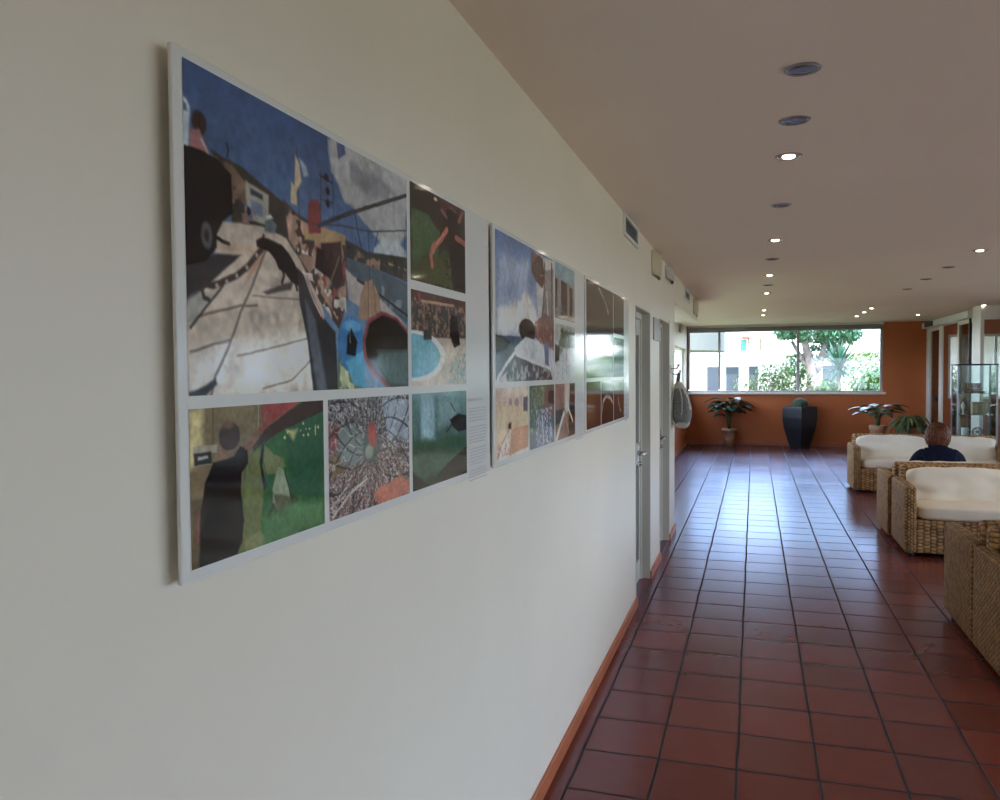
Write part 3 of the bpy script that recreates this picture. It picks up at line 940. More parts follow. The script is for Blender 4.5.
# left plant: large dark leaves arching over a pale pot
lv = []
for az, up, L, w, sl, dr in ((PI, .56, .44, .17, .10, 1.3), (PI * 1.12, .42, .36, .15, .12, 1.2), (0.05, .50, .46, .17, .10, 1.5), (-.5, .46, .40, .16, .10, 1.3), (-1.4, .40, .34, .16, .12, 1.2),
                              (-2.2, .48, .36, .16, .08, 1.2), (1.0, .54, .36, .15, .08, 1.3), (2.2, .50, .36, .15, .08, 1.3), (.3, .36, .36, .14, .14, 1.2), (-2.8, .30, .32, .13, .15, 1.1), (-.9, .58, .30, .15, .04, 1.1), (2.9, .44, .40, .14, .1, 1.4)):
    lv.append((az, up, L, w, sl, dr))
lv = [(a_, u_2 + .08, L * 1.08, w * 1.5, sl, dr) for a_, u_2, L, w, sl, dr in lv] + [(a_ + .45, u_2 + .02, L * .9, w * 1.3, sl, dr) for a_, u_2, L, w, sl, dr in lv]
leafy('potted_plant', (-.50, 17.62, 0), (.085, .145, .38), lv, LEAF, 'broad dark-leaved plant in a pale pot under the left part of the far window')
# right plant on the orange wall: broad leaves spreading flat
lv = [(PI, .34, .42, .17, .12, .9), (PI * .8, .36, .36, .15, .1, 1.0), (0, .40, .44, .17, .12, 1.0), (.4, .40, .38, .15, .1, 1.1), (-.5, .36, .40, .17, .12, 1.1), (-1.5, .34, .34, .16, .1, 1.1), (-2.4, .36, .38, .16, .1, 1.1), (1.5, .42, .34, .15, .08, 1.1), (2.3, .40, .34, .15, .08, 1.1), (-1.9, .42, .3, .15, .05, 1.1)]
lv = [(a_, u_2, L, w * 1.3, sl, dr) for a_, u_2, L, w, sl, dr in lv] + [(a_ + .4, u_2 - .08, L * .95, w * 1.1, sl, dr) for a_, u_2, L, w, sl, dr in lv]
leafy('potted_plant', (2.20, 16.4, .0), (.10, .145, .56), lv, LEAF, 'broad-leaved plant in a tall terracotta pot behind the farthest sofa')
# fern, many narrow arching leaflets
lv = []
for i in range(64):
    az = rr.uniform(0, 2 * PI); lv.append((az, rr.uniform(.08, .26), rr.uniform(.28, .46), rr.uniform(.045, .075), rr.uniform(.02, .08), rr.uniform(1.4, 2.4)))
leafy('potted_fern', (2.68, 16.1, 0), (.13, .17, .56), lv, LEAF2, 'low bushy fern with narrow arching leaves right of the broad-leaved plant', 'potted plant')
# square tapering black planter with a round cactus
pl = empty('potted_cactus', (.895, 17.60, 0), rz=math.radians(48), label='tall dark tapering planter with a round ribbed cactus under the far window', cat='planter')
b = MB()
secs = [(.130, 0), (.155, .10), (.222, .42), (.240, .62), (.236, .82), (.232, .85)]
vs = [[b.bm.verts.new((sx * r, sy * r, z)) for sx, sy in ((-1, -1), (1, -1), (1, 1), (-1, 1))] for r, z in secs + [(.205, .85), (.205, .80)]]
for A, B_ in zip(vs, vs[1:]):
    for i in range(4): b.bm.faces.new((A[i], A[(i + 1) % 4], B_[(i + 1) % 4], B_[i]))
b.bm.faces.new(list(reversed(vs[0]))); b.bm.faces.new(vs[-1])
b.build('planter_body', mat('slate_black', (.012, .014, .018), .42), pl)
b = MB()
for i in range(60):
    a, q = rr.uniform(-.185, .185), rr.uniform(-.185, .185); r = rr.uniform(.012, .024)
    b.lathe([(0, -r * .6), (r, 0), (0, r * .6)], (a, q, .805), 7, cap=False)
b.build('pebbles', mat('white_pebbles', (.60, .60, .58), .6), pl)['kind'] = 'stuff'
cb = bmesh.new(); bmesh.ops.create_uvsphere(cb, u_segments=64, v_segments=24, radius=1)
for v in cb.verts:
    x, y, z = v.co; a = math.atan2(y, x); k = 1 + .06 * math.cos(a * 16) * math.sqrt(max(0, 1 - z * z))
    v.co = (x * .155 * k, y * .155 * k, .885 + z * .135)
me = bpy.data.meshes.new('cactus_body'); cb.to_mesh(me); cb.free(); me.materials.append(mat('cactus_green', (.045, .085, .045), .6))
for f in me.polygons: f.use_smooth = True
o = bpy.data.objects.new('cactus_body', me); COL.objects.link(o); o.parent = pl; ca = o
b = MB()
for i in range(16):
    for j in range(6):
        a = 2 * PI * i / 16; ph = math.radians(80 - 20 * j)
        c = Vector((math.cos(a) * math.cos(ph) * .165, math.sin(a) * math.cos(ph) * .165, .885 + math.sin(ph) * .137))
        d = (c - Vector((0, 0, .885))).normalized()
        b.tube([c, c + d * .025], [.0015, .0004], 4)
b.build('spines', mat('cactus_spines', (.5, .45, .32), .6), ca)['kind'] = 'stuff'

# ================================================================== glass display cabinet
CX0, CX1, CY0, CY1, CH = 2.815, 3.335, 13.16, 13.56, 1.645
cab = empty('display_cabinet', ((CX0 + CX1) / 2, (CY0 + CY1) / 2, 0), label='glass display cabinet with three shelves of objects by the entrance column', cat='cabinet')
def cpart(name, m, f):
    b = MB(); f(b)
    for v in b.bm.verts: v.co -= Vector(((CX0 + CX1) / 2, (CY0 + CY1) / 2, 0))
    return b.build(name, m, cab)
cpart('cabinet_frame', mat('cabinet_grey_metal', (.30, .33, .34), .35, metal=.5), lambda b: [b.box(x, x + .02, y, y + .02, 0, CH, bev=.002, seg=1) for x in (CX0, CX1 - .02) for y in (CY0, CY1 - .02)])
cpart('cabinet_top', MT['dark'], lambda b: b.box(CX0 - .005, CX1 + .005, CY0 - .005, CY1 + .005, CH, CH + .022))
cpart('cabinet_base', MT['white_metal'], lambda b: b.box(CX0 + .004, CX1 - .004, CY0 + .004, CY1 - .004, .0, .34))
def glz(b):
    b.box(CX0 + .02, CX1 - .02, CY0 + .006, CY0 + .012, .34, CH); b.box(CX0 + .02, CX1 - .02, CY1 - .012, CY1 - .006, .34, CH)
    b.box(CX0 + .006, CX0 + .012, CY0 + .02, CY1 - .02, .34, CH); b.box(CX1 - .012, CX1 - .006, CY0 + .02, CY1 - .02, .34, CH)
cpart('cabinet_glass', MT['cab_glass'], glz)
SHZ = (.60, .93, 1.24)
for z in SHZ: cpart('glass_shelf', glass_material('shelf_glass', (.80, .92, .89), 1.2), lambda b: b.box(CX0 + .02, CX1 - .02, CY0 + .02, CY1 - .02, z - .008, z))
MODEL = mat('brown_model_clay', (.36, .20, .13), .8, noise_amt=.4, noise_scale=30)
def item(name, x, z, m, f, label, cat='ornament'):
    b = MB(); f(b)
    o = b.build(name, m); o.location = (x, 13.34, z)
    return tag(o, label, cat)
def ruin(b):
    b.box(-.13, .13, -.10, .10, 0, .035, bev=.01); b.box(-.09, .11, -.06, .07, .035, .075, bev=.008)
    b.box(-.05, .09, -.05, .05, .075, .13, bev=.006); b.box(-.055, .095, -.055, .055, .13, .145); b.lathe([(.03, 0), (.02, .10), (.0, .13)], (-.10, .0, .03), 8)
item('model_house', 3.06, 1.241, MODEL, ruin, 'brown stepped model on the top shelf of the glass cabinet')
item('sculpture', 2.875, 1.241, mat('grey_stone', (.16, .18, .16), .8), lambda b: b.lathe([(.035, 0), (.045, .04), (.030, .09), (.042, .13), (.020, .17), (0, .18)], n=12), 'dark grey figure at the left of the cabinet top shelf')
item('box', 3.13, .931, mat('straw_box', (.45, .34, .20), .8, noise_amt=.2, noise_scale=30), lambda b: [b.box(-.09, .09, -.06, .06, 0, .15, bev=.006), b.box(-.095, .095, -.065, .065, .15, .18, bev=.006)], 'straw-coloured box on the middle shelf of the glass cabinet', 'box')
item('figurine', 2.93, .931, MT['sill'], lambda b: b.lathe([(.03, 0), (.012, .02), (.018, .08), (.03, .12), (.014, .16), (0, .19)], n=12), 'pale slender figurine at the left of the cabinet middle shelf')
item('bowl', 2.99, .931, mat('dark_bowl', (.06, .06, .06), .3), lambda b: b.lathe([(.015, 0), (.038, .03), (.034, .03), (.01, .008)], n=16, cap=False), 'small dark bowl in the middle of the cabinet middle shelf', 'bowl')
item('mug', 2.96, .601, mat('white_ceramic', (.80, .80, .78), .2), lambda b: [b.lathe([(.045, 0), (.050, .02), (.052, .13), (.046, .13), (.044, .02)], n=20, cap=False), b.tube([(.05, 0, .10), (.08, 0, .095), (.085, 0, .06), (.05, 0, .035)], .007, 6)], 'white mug on the lowest visible shelf of the glass cabinet', 'mug')
def wheel(b):
    b.lathe([(.055, -.012), (.07, -.010), (.07, .010), (.055, .012)], (0, 0, .072), 20, axis='Y', cap=False); b.lathe([(.014, -.02), (.014, .02)], (0, 0, .072), 10, axis='Y')
    for i in range(6):
        a = PI * i / 3; b.tube([(0, 0, .072), (.06 * math.cos(a), 0, .072 + .06 * math.sin(a))], .005, 5)
    b.box(-.05, .05, -.02, .02, -.0, .008)
item('wheel_ornament', 3.12, .601, mat('grey_pewter', (.25, .25, .26), .35, metal=.4), wheel, 'small spoked wheel ornament beside the white mug')
# ================================================================== outdoors
LAWN = mat('lawn', (.13, .22, .05), .9, noise_amt=.3, noise_scale=2)
b = MB(); b.quad((-90, -40, -.02), (90, -40, -.02), (90, 130, -.02), (-90, 130, -.02))
g_ = struct(b.build('ground', mat('garden_ground', (.22, .24, .12), .9, noise_amt=.35, noise_scale=.6), recalc=False))
FAC = mat('pale_render', (.80, .78, .73), .8, noise_amt=.03, noise_scale=.5)
bl = empty('apartment_building', (0, 60, 0), label='pale two-storey apartment building seen through the far window', cat='building')
def bp(name, m, *boxes):
    b = MB()
    for x in boxes: b.box(*x)
    return b.build(name, m, bl)
bp('wall', FAC, (-14, 22, 0, 8, -.5, 8.5))
bp('roof', mat('terracotta_roof', (.45, .20, .12), .8), (-14.4, 22.4, -.5, 8.5, 8.5, 8.8))
GR = mat('grey_doorway', (.035, .045, .06), .6)
for x0, x1, z0, z1 in ((-3.25, -2.45, 0, 1.88), (-1.93, -1.05, 0, 1.86), (-.36, .25, 0, 1.9), (4.5, 5.5, 0, 1.9)):
    f = bp('doorway', GR, (x0, x1, -.06, .02, z0, z1)); 
    b = MB(); b.box(x0 - .05, x1 + .05, -.10, -.05, z1, z1 + .10); b.build('lintel', FAC, f)
for x0, x1, z0, z1 in ((-.35, .35, 2.95, 3.85), (.45, 1.9, 2.95, 3.75), (5.6, 6.3, 2.9, 3.9), (7.2, 8.0, 2.9, 3.9)):
    f = bp('window', mat('curtained_window', (.30, .27, .19), .5), (x0, x1, -.05, .02, z0, z1))
    b = MB(); b.box(x0 - .06, x0, -.08, .0, z0, z1 + .06); b.box(x1, x1 + .06, -.08, 0, z0, z1 + .06); b.box(x0, x1, -.08, 0, z1, z1 + .06); b.build('window_frame', mat('tan_frame', (.16, .12, .07), .7), f)
bp('shutter', mat('turquoise_shutter', (.03, .20, .15), .6), (-.95, -.55, -.10, -.02, 2.92, 3.78))
bp('awning', mat('red_awning', (.30, .06, .04), .7), (-.84, -.34, -.5, 0, 3.86, 4.0))
bp('balcony', FAC, (-2.4, 9.5, -1.2, 0, 2.72, 2.84), (-2.4, 9.5, -1.2, -1.1, 2.84, 2.95))
b = MB(); b.box(-2.4, 9.5, -1.18, -1.12, 3.52, 3.57)
b.build('balcony_railing', mat('rail_grey', (.12, .11, .09), .6), bl)
# nearer building with a rounded balcony at the left
nb = empty('balcony_block', (0, 24.5, 0), label='nearer grey rounded balcony at the top left of the far window', cat='building')
b = MB()
poly = [(-5, 0), (-5, 3.0)]
for i in range(13):
    a = PI / 2 * (1 - i / 12); poly.append((-2.0 + 1.10 * math.cos(a), 1.9 - 1.9 + 3.0 * 1 * math.sin(a) * 1.0))
poly = [(-5.5, 2.6)] + [(-2.6 + 1.75 * math.sin(PI * i / 24), 2.6 - 2.6 * math.cos(PI * i / 24) + 0.0) for i in range(13)][::1] + [(-5.5, 0)]
pts = [(-6.0, 0.0)] + [(-2.7 + 1.75 * math.sin(PI / 2 * i / 12), 2.2 - 2.2 * math.cos(PI / 2 * i / 12)) for i in range(13)] + [(-.95, 4.2), (-6.0, 4.2)]
b.prism(pts, 2.22, 3.15, 'Z'); b.build('parapet', mat('grey_render', (.16, .16, .14), .85), nb)
b = MB(); b.box(-7.0, -3.1, 0.4, 4.2, -.1, 2.22); b.build('wall', FAC, nb)
b = MB(); b.box(-7.0, -3.1, .4, 4.2, 3.15, 6); b.build('upper_wall', FAC, nb)
# roof slab and pale wall, added to dim the entrance hall window
b = MB(); b.box(3.75, 9.5, YF + .3, 22.8, 2.62, 2.78); b.box(3.8, 9.5, 22.6, 22.8, 0, 2.62)
struct(b.build('wall_dimming_screen', mat('dimming_screen_render', (.50, .48, .44), .8)))
# trees and shrubs
def leaf_mass(b, c, rad, n, size, rnd, flat=1.0):
    for i in range(n):
        while True:
            p = Vector((rnd.uniform(-1, 1), rnd.uniform(-1, 1), rnd.uniform(-1, 1)))
            if .25 < p.length < 1: break
        q = Vector(c) + Vector((p.x * rad[0], p.y * rad[1], p.z * rad[2]))
        a = Vector((rnd.uniform(-1, 1), rnd.uniform(-1, 1), rnd.uniform(-1, 1))).normalized()
        t = a.cross(Vector((0.3, 0.2, 1))).normalized(); s_ = size * rnd.uniform(.6, 1.3)
        vv = [b.bm.verts.new(q + a * s_), b.bm.verts.new(q + t * s_ * .45), b.bm.verts.new(q - a * s_), b.bm.verts.new(q - t * s_ * .45)]
        b.bm.faces.new(vv)
rt_ = random.Random(11)
BARK = mat('grey_brown_bark', (.19, .15, .13), .9, noise_amt=.35, noise_scale=5)
tree = empty('tree', (1.75, 27, 0), label='tree with a leaning forked trunk outside the far window, left of the spiky palm', cat='tree')
b = MB()
b.tube([(0, 0, -.05), (.03, 0, .6), (.0, .05, 1.3), (-.10, .05, 1.9), (-.28, .0, 2.6), (-.4, 0, 3.2)], [.26, .22, .18, .13, .10, .07], 12)
b.tube([(.0, .05, 1.2), (.18, .05, 1.7), (.30, .05, 2.2), (.5, 0, 2.9)], [.15, .11, .09, .06], 10)
b.tube([(-.03, .05, 1.5), (-.35, .1, 2.0), (-.62, .1, 2.5)], [.10, .07, .05], 8)
b.tube([(.22, .05, 1.9), (.7, 0, 2.3), (1.0, 0, 2.7)], [.07, .05, .03], 8)
b.build('trunk', BARK, tree, smooth=True)
b = MB()
for c, r_r, n in (((-.1, 0, 2.85), (.9, .8, .42), 1500), ((.75, 0, 2.75), (.7, .7, .42), 1300), ((-.75, 0, 2.80), (.45, .5, .25), 450), ((.3, .3, 3.6), (1.3, 1.0, .6), 900), ((.45, 0.3, 2.30), (.55, .3, .28), 420), ((-.3, .4, 1.7), (.6, .3, .5), 420)):
    leaf_mass(b, c, r_r, n, .085, rt_)
b.build('crown', mat('tree_leaves', (.08, .20, .11), .6, noise_amt=.4, noise_scale=2), tree, recalc=False)
yu = empty('yucca', (2.13, 23, 0), label='spiky green palm-like yucca outside the far window', cat='tree')
b = MB(); b.tube([(0, 0, -.05), (.01, 0, .7), (-.01, 0, 1.3), (0, 0, 1.62)], [.09, .065, .06, .07], 10); b.build('trunk', BARK, yu, smooth=True)
b = MB()
for i in range(110):
    az = rt_.uniform(0, 2 * PI); el = rt_.uniform(-.5, 1.5)
    d = Vector((math.cos(az) * math.cos(el), math.sin(az) * math.cos(el), math.sin(el)))
    leaf_blade(b, Vector((0, 0, 1.60 + rt_.uniform(-.06, .06))), d, rt_.uniform(.55, .88) * (1 if el > 0 else .7), .065, .25, n=4)
b.build('crown', mat('yucca_leaves', (.022, .10, .055), .5, noise_amt=.3, noise_scale=3), yu, recalc=False)
SH = [mat('shrub_bright', (.095, .21, .05), .65, noise_amt=.35, noise_scale=3), mat('shrub_olive', (.10, .15, .06), .7, noise_amt=.35, noise_scale=3)]
def shrub(x, y, rx, ry, h, n, m, label, sz=.06):
    r = empty('shrub', (x, y, 0), label=label, cat='shrub')
    b = MB()
    for k in range(5): b.tube([(0, 0, -.05), (rt_.uniform(-.4, .4) * rx, rt_.uniform(-.4, .4) * ry, h * .5), (rt_.uniform(-.8, .8) * rx, rt_.uniform(-.6, .6) * ry, h * .9)], [.03, .02, .008], 6)
    b.build('stem', BARK, r)
    b = MB(); leaf_mass(b, (0, 0, h * .62), (rx, ry, h * .42), n, sz, rt_)
    b.build('foliage', m, r, recalc=False)
shrub(2.85, 21.4, .62, .45, 1.56, 3000, SH[0], 'bright green shrub at the lower right of the far window')
shrub(1.70, 21.2, .36, .35, 1.34, 1300, SH[0], 'bright green shrub in front of the spiky yucca')
shrub(1.05, 25.3, .65, .35, 1.75, 1500, SH[1], 'olive shrub at the foot of the tree trunk')
shrub(.45, 23.8, .65, .4, 1.72, 2200, SH[1], 'grey-green shrub left of the centre bar of the far window', .05)
shrub(-.25, 24.4, .40, .4, 1.50, 450, SH[1], 'small thin shrub below the balconies of the pale building', .045)
shrub(3.4, 26, 1.1, .6, 2.1, 2000, SH[0], 'taller green shrub behind the others at the right edge of the far window')
# unseen pale slab on the garden side, added to bounce warm light indoors
b = MB(); b.box(XG + .25, XG + 9, -8, YF, -.3, -.005)
struct(b.build('ground_bounce_slab', mat('pale_bounce_slab', (.47, .43, .38), .8, noise_amt=.1, noise_scale=1.5)))
# ================================================================== the printed photographs
ART = {
'quay': [
 ('g',(38,68,122),(92,128,160)),
 ('c',(150,148,146),[(0.523,0.003),(0.619,-0.007),(1.0,-0.01),(0.998,0.27),(0.898,0.36),(0.788,0.341),(0.711,0.283),(0.655,0.236),(0.617,0.231),(0.581,0.17),(0.541,0.133)],0.02,0.35),
 ('c',(112,112,120),[(0.645,0.065),(0.822,0.055),(0.921,0.098),(0.759,0.173),(0.656,0.144)],0.03,0.3),
 ('p',(60,72,118),[(0.572,0.005),(0.614,-0.004),(0.619,0.034),(0.582,0.069)],0.01),
 ('p',(60,92,142),[(0.57,0.226),(0.655,0.249),(0.734,0.302),(0.769,0.372),(0.588,0.431),(0.5,0.354)],0.012),
 ('c',(150,160,164),[(0.781,0.378),(0.852,0.316),(0.94,0.323),(0.99,0.349),(0.99,0.378),(0.769,0.416)],0.015,0.2),
 ('c',(130,145,165),[(0.398,0.142),(0.429,0.152),(0.441,0.193),(0.415,0.202)],0.012,0.2),
 ('p',(40,46,44),[(0.568,0.379),(0.642,0.389),(0.733,0.407),(0.997,0.377),(0.996,0.493),(0.768,0.469),(0.614,0.458)],0.006),
 ('s',(125,92,72),[(0.589,0.406),(0.675,0.411),(0.997,0.435),(0.996,0.503),(0.756,0.489),(0.609,0.459)],0.35,3),
 ('p',(58,78,92),[(0.588,0.455),(0.768,0.469),(0.996,0.503),(0.995,0.697),(0.767,0.593),(0.63,0.529)],0.004),
 ('s',(86,104,112),[(0.652,0.5),(0.996,0.58),(0.995,0.687),(0.767,0.593)],0.3,2),
 ('p',(48,42,34),[(0.06,0.215),(0.078,0.238),(0.114,0.248),(0.173,0.254),(0.25,0.289),(0.338,0.326),(0.383,0.375),(0.39,0.476),(0.143,0.454),(0.126,0.313)],0.006),
 ('s',(104,78,58),[(0.084,0.254),(0.146,0.261),(0.206,0.318),(0.191,0.428),(0.144,0.422),(0.126,0.313)],0.5,3),
 ('p',(142,136,122),[(0.189,0.294),(0.271,0.316),(0.27,0.42),(0.191,0.422)],0.003),
 ('p',(44,48,60),[(0.206,0.314),(0.249,0.323),(0.249,0.34),(0.206,0.334)],0.003),
 ('p',(96,110,140),[(0.206,0.351),(0.249,0.358),(0.248,0.399),(0.205,0.391)],0.006),
 ('l',(16,16,20),[(0.128,0.199),(0.134,0.215),(0.13,0.242)],0.006),
 ('p',(168,150,130),[(0.093,0.453),(0.17,0.441),(0.248,0.429),(0.399,0.459),(0.487,0.648),(0.562,1.011),(-0.0,1.001),(-0.004,0.719),(0.085,0.582)],0.004),
 ('p',(160,112,84),[(0.247,0.46),(0.269,0.468),(0.246,0.549),(0.181,0.635),(0.203,0.558)],0.02),
 ('p',(162,130,104),[(0.098,0.523),(0.204,0.505),(0.224,0.533),(0.11,0.545)],0.02),
 ('s',(150,134,118),[(0.002,0.712),(0.169,0.559),(0.487,0.648),(0.562,1.011),(-0.0,1.001)],0.25,5),
 ('p',(196,190,180),[(0.027,0.86),(0.138,0.83),(0.104,0.991),(0.003,0.987)],0.05),
 ('p',(194,186,172),[(0.165,0.838),(0.439,0.768),(0.512,1.001),(0.116,0.992)],0.08),
 ('p',(40,37,40),[(-0.005,0.601),(0.091,0.556),(0.169,0.545),(0.122,0.594),(-0.001,0.73)],0.006),
 ('l',(92,76,66),[(0.262,0.498),(0.209,0.631),(0.166,0.73),(0.125,0.843),(0.08,0.94),(0.067,0.999)],0.01),
 ('l',(96,78,66),[(-0.005,0.778),(0.058,0.748),(0.166,0.71),(0.222,0.703)],0.008),
 ('l',(96,78,66),[(0.01,0.867),(0.081,0.839),(0.132,0.824)],0.008),
 ('l',(118,100,84),[(0.151,0.875),(0.242,0.852),(0.394,0.809),(0.476,0.789)],0.006),
 ('l',(108,90,76),[(0.208,0.671),(0.298,0.666),(0.423,0.656)],0.005),
 ('l',(96,80,70),[(0.24,0.983),(0.35,0.958),(0.411,0.906),(0.447,0.867)],0.005),
 ('p',(46,54,62),[(0.0,0.987),(0.049,0.97),(0.08,0.946),(0.085,0.965),(0.049,1.001),(-0.0,1.001)],0.01),
 ('p',(128,126,118),[(-0.001,0.712),(0.042,0.682),(0.077,0.689),(0.006,0.801)],0.02),
 ('l',(52,40,36),[(0.254,0.493),(0.224,0.533),(0.189,0.581),(0.154,0.614),(0.109,0.641),(0.078,0.658),(0.054,0.656)],0.022),
 ('l',(52,40,36),[(0.054,0.656),(0.045,0.676),(0.05,0.699),(0.065,0.704)],0.014),
 ('d',(140,126,110),[(0.224,0.533),(0.189,0.581),(0.154,0.614),(0.121,0.639),(0.09,0.656)],0.008),
 ('l',(44,34,32),[(0.109,0.653),(0.059,0.723),(0.011,0.794)],0.008),
 ('p',(152,166,176),[(-0.0,0.113),(0.013,0.121),(0.021,0.137),(0.014,0.265),(-0.002,0.266)],0.004),
 ('p',(60,80,100),[(0.002,0.129),(0.01,0.134),(0.013,0.153),(0.002,0.156)],0.004),
 ('e',(44,26,24),(0.046,0.173),(0.021,0.036),0.006),
 ('p',(146,84,86),[(0.02,0.203),(0.046,0.191),(0.06,0.221),(0.089,0.289),(0.065,0.298),(0.036,0.285),(0.017,0.263)],0.006),
 ('l',(176,160,150),[(0.052,0.219),(0.069,0.254),(0.086,0.296)],0.006),
 ('p',(12,12,14),[(-0.002,0.257),(0.048,0.253),(0.096,0.262),(0.142,0.294),(0.144,0.416),(0.112,0.45),(0.092,0.499),(0.092,0.537),(0.055,0.588),(-0.005,0.612)],0.004),
 ('e',(24,24,26),(0.062,0.507),(0.027,0.062),0.004),
 ('e',(66,66,66),(0.062,0.507),(0.016,0.04),0.004),
 ('e',(30,30,30),(0.062,0.507),(0.007,0.019),0.004),
 ('l',(14,14,14),[(0.092,0.506),(0.111,0.514),(0.13,0.516)],0.012),
 ('s',(92,104,140),[(0.151,0.362),(0.212,0.382),(0.226,0.432),(0.15,0.44)],0.5,2),
 ('s',(140,96,80),[(0.171,0.382),(0.226,0.391),(0.24,0.428),(0.177,0.439)],0.5,2),
 ('e',(40,30,28),(0.158,0.379),(0.006,0.013),0.003),
 ('e',(40,30,28),(0.198,0.393),(0.007,0.013),0.003),
 ('p',(70,92,100),[(0.255,0.41),(0.278,0.39),(0.301,0.412),(0.293,0.442),(0.255,0.445)],0.004),
 ('l',(150,120,100),[(0.262,0.443),(0.258,0.478)],0.006),
 ('l',(150,120,100),[(0.289,0.436),(0.288,0.478)],0.006),
 ('p',(180,176,170),[(0.259,0.392),(0.278,0.38),(0.286,0.391),(0.263,0.401)],0.003),
 ('p',(70,60,56),[(0.245,0.652),(0.275,0.637),(0.322,0.612),(0.363,0.598),(0.354,0.629),(0.306,0.643),(0.259,0.661)],0.01),
 ('l',(18,16,18),[(0.319,0.556),(0.326,0.583),(0.318,0.609)],0.012),
 ('l',(18,16,18),[(0.359,0.57),(0.371,0.597),(0.379,0.625)],0.012),
 ('p',(16,14,16),[(0.222,0.484),(0.24,0.469),(0.266,0.466),(0.292,0.47),(0.32,0.477),(0.348,0.5),(0.372,0.531),(0.393,0.579),(0.384,0.61),(0.355,0.6),(0.33,0.572),(0.307,0.565),(0.292,0.533),(0.269,0.51),(0.247,0.508),(0.225,0.503)],0.004),
 ('l',(16,14,16),[(0.247,0.474),(0.251,0.459)],0.01),
 ('p',(62,46,42),[(0.326,0.312),(0.383,0.345),(0.615,0.4),(0.618,0.63),(0.575,0.758),(0.477,0.649),(0.398,0.518),(0.34,0.451)],0.006),
 ('s',(150,110,88),[(0.334,0.328),(0.4,0.362),(0.615,0.408),(0.613,0.631),(0.565,0.718),(0.424,0.543),(0.348,0.449)],0.55,2),
 ('s',(176,166,152),[(0.381,0.47),(0.614,0.499),(0.612,0.714),(0.535,0.713),(0.398,0.548)],0.28,2),
 ('s',(130,52,46),[(0.399,0.437),(0.614,0.474),(0.617,0.755),(0.515,0.723)],0.22,2),
 ('p',(150,114,70),[(0.412,0.392),(0.481,0.363),(0.615,0.367),(0.61,0.409),(0.416,0.432)],0.006),
 ('p',(54,30,30),[(0.489,0.43),(0.589,0.398),(0.598,0.559),(0.566,0.597),(0.498,0.529)],0.006),
 ('p',(24,20,22),[(0.47,0.45),(0.508,0.457),(0.507,0.551),(0.46,0.529)],0.006),
 ('p',(118,40,42),[(0.431,0.301),(0.445,0.274),(0.477,0.264),(0.491,0.283),(0.49,0.391),(0.434,0.405)],0.005),
 ('l',(110,96,70),[(0.516,0.612),(0.557,0.518),(0.578,0.465)],0.01),
 ('l',(58,50,44),[(0.386,0.096),(0.389,0.219),(0.395,0.378)],0.006),
 ('p',(170,146,104),[(0.381,0.134),(0.398,0.164),(0.406,0.22),(0.384,0.264),(0.376,0.26)],0.003),
 ('p',(166,142,102),[(0.363,0.235),(0.384,0.257),(0.383,0.316),(0.358,0.316)],0.003),
 ('l',(34,38,50),[(0.493,0.151),(0.49,0.352)],0.004),
 ('l',(34,38,50),[(0.551,0.145),(0.554,0.327)],0.004),
 ('l',(24,26,34),[(0.488,0.168),(0.55,0.177)],0.006),
 ('d',(24,26,34),[(0.521,0.164),(0.525,0.217),(0.525,0.264)],0.016),
 ('l',(34,38,50),[(0.491,0.259),(0.55,0.256)],0.004),
 ('l',(36,40,50),[(0.481,0.363),(0.564,0.312),(0.666,0.254),(0.821,0.171),(0.999,0.077)],0.017),
 ('l',(46,50,60),[(0.453,0.366),(0.589,0.333),(0.758,0.314),(0.998,0.246)],0.006),
 ('l',(40,44,52),[(0.665,0.258),(0.682,0.333),(0.704,0.413)],0.009),
 ('l',(40,44,52),[(0.74,0.318),(0.75,0.446),(0.743,0.57)],0.006),
 ('l',(40,44,52),[(0.801,0.302),(0.782,0.369)],0.006),
 ('l',(40,44,52),[(0.983,0.255),(0.982,0.399)],0.006),
 ('p',(150,140,134),[(0.609,0.5),(0.652,0.525),(0.767,0.575),(0.951,0.682),(0.995,0.726),(0.994,0.834),(0.895,0.734),(0.73,0.668),(0.629,0.629)],0.006),
 ('l',(28,28,34),[(0.674,0.538),(0.817,0.586),(0.995,0.658)],0.01),
 ('p',(140,104,76),[(0.678,0.699),(0.69,0.604),(0.72,0.539),(0.762,0.523),(0.805,0.588),(0.817,0.667),(0.754,0.709)],0.006),
 ('l',(88,60,44),[(0.738,0.536),(0.736,0.693)],0.008),
 ('l',(96,66,48),[(0.768,0.531),(0.785,0.68)],0.005),
 ('p',(40,40,44),[(0.38,0.544),(0.415,0.567),(0.477,0.696),(0.554,0.768),(0.567,1.011),(0.445,1.006),(0.421,0.807),(0.388,0.661)],0.005),
 ('p',(72,80,92),[(0.414,0.657),(0.458,0.728),(0.512,1.008),(0.464,1.006),(0.43,0.822)],0.02),
 ('l',(176,112,100),[(0.424,0.566),(0.468,0.673),(0.496,0.717)],0.012),
 ('l',(190,184,176),[(0.406,0.554),(0.45,0.653),(0.486,0.71)],0.006),
 ('p',(80,96,72),[(0.569,0.799),(0.648,0.887),(0.727,1.018),(0.562,1.011)],0.01),
 ('s',(150,160,110),[(0.574,0.84),(0.648,0.896),(0.704,1.008),(0.572,1.003)],0.35,2),
 ('e',(36,104,168),(0.638,0.812),(0.073,0.118),0.006),
 ('p',(52,140,176),[(0.605,0.888),(0.705,0.835),(0.715,1.0),(0.647,0.98)],0.01),
 ('e',(60,140,196),(0.644,0.736),(0.045,0.025),0.01),
 ('p',(20,22,26),[(0.616,0.78),(0.638,0.745),(0.671,0.802),(0.659,0.862),(0.61,0.855)],0.006),
 ('l',(130,130,130),[(0.628,0.704),(0.632,0.804)],0.005),
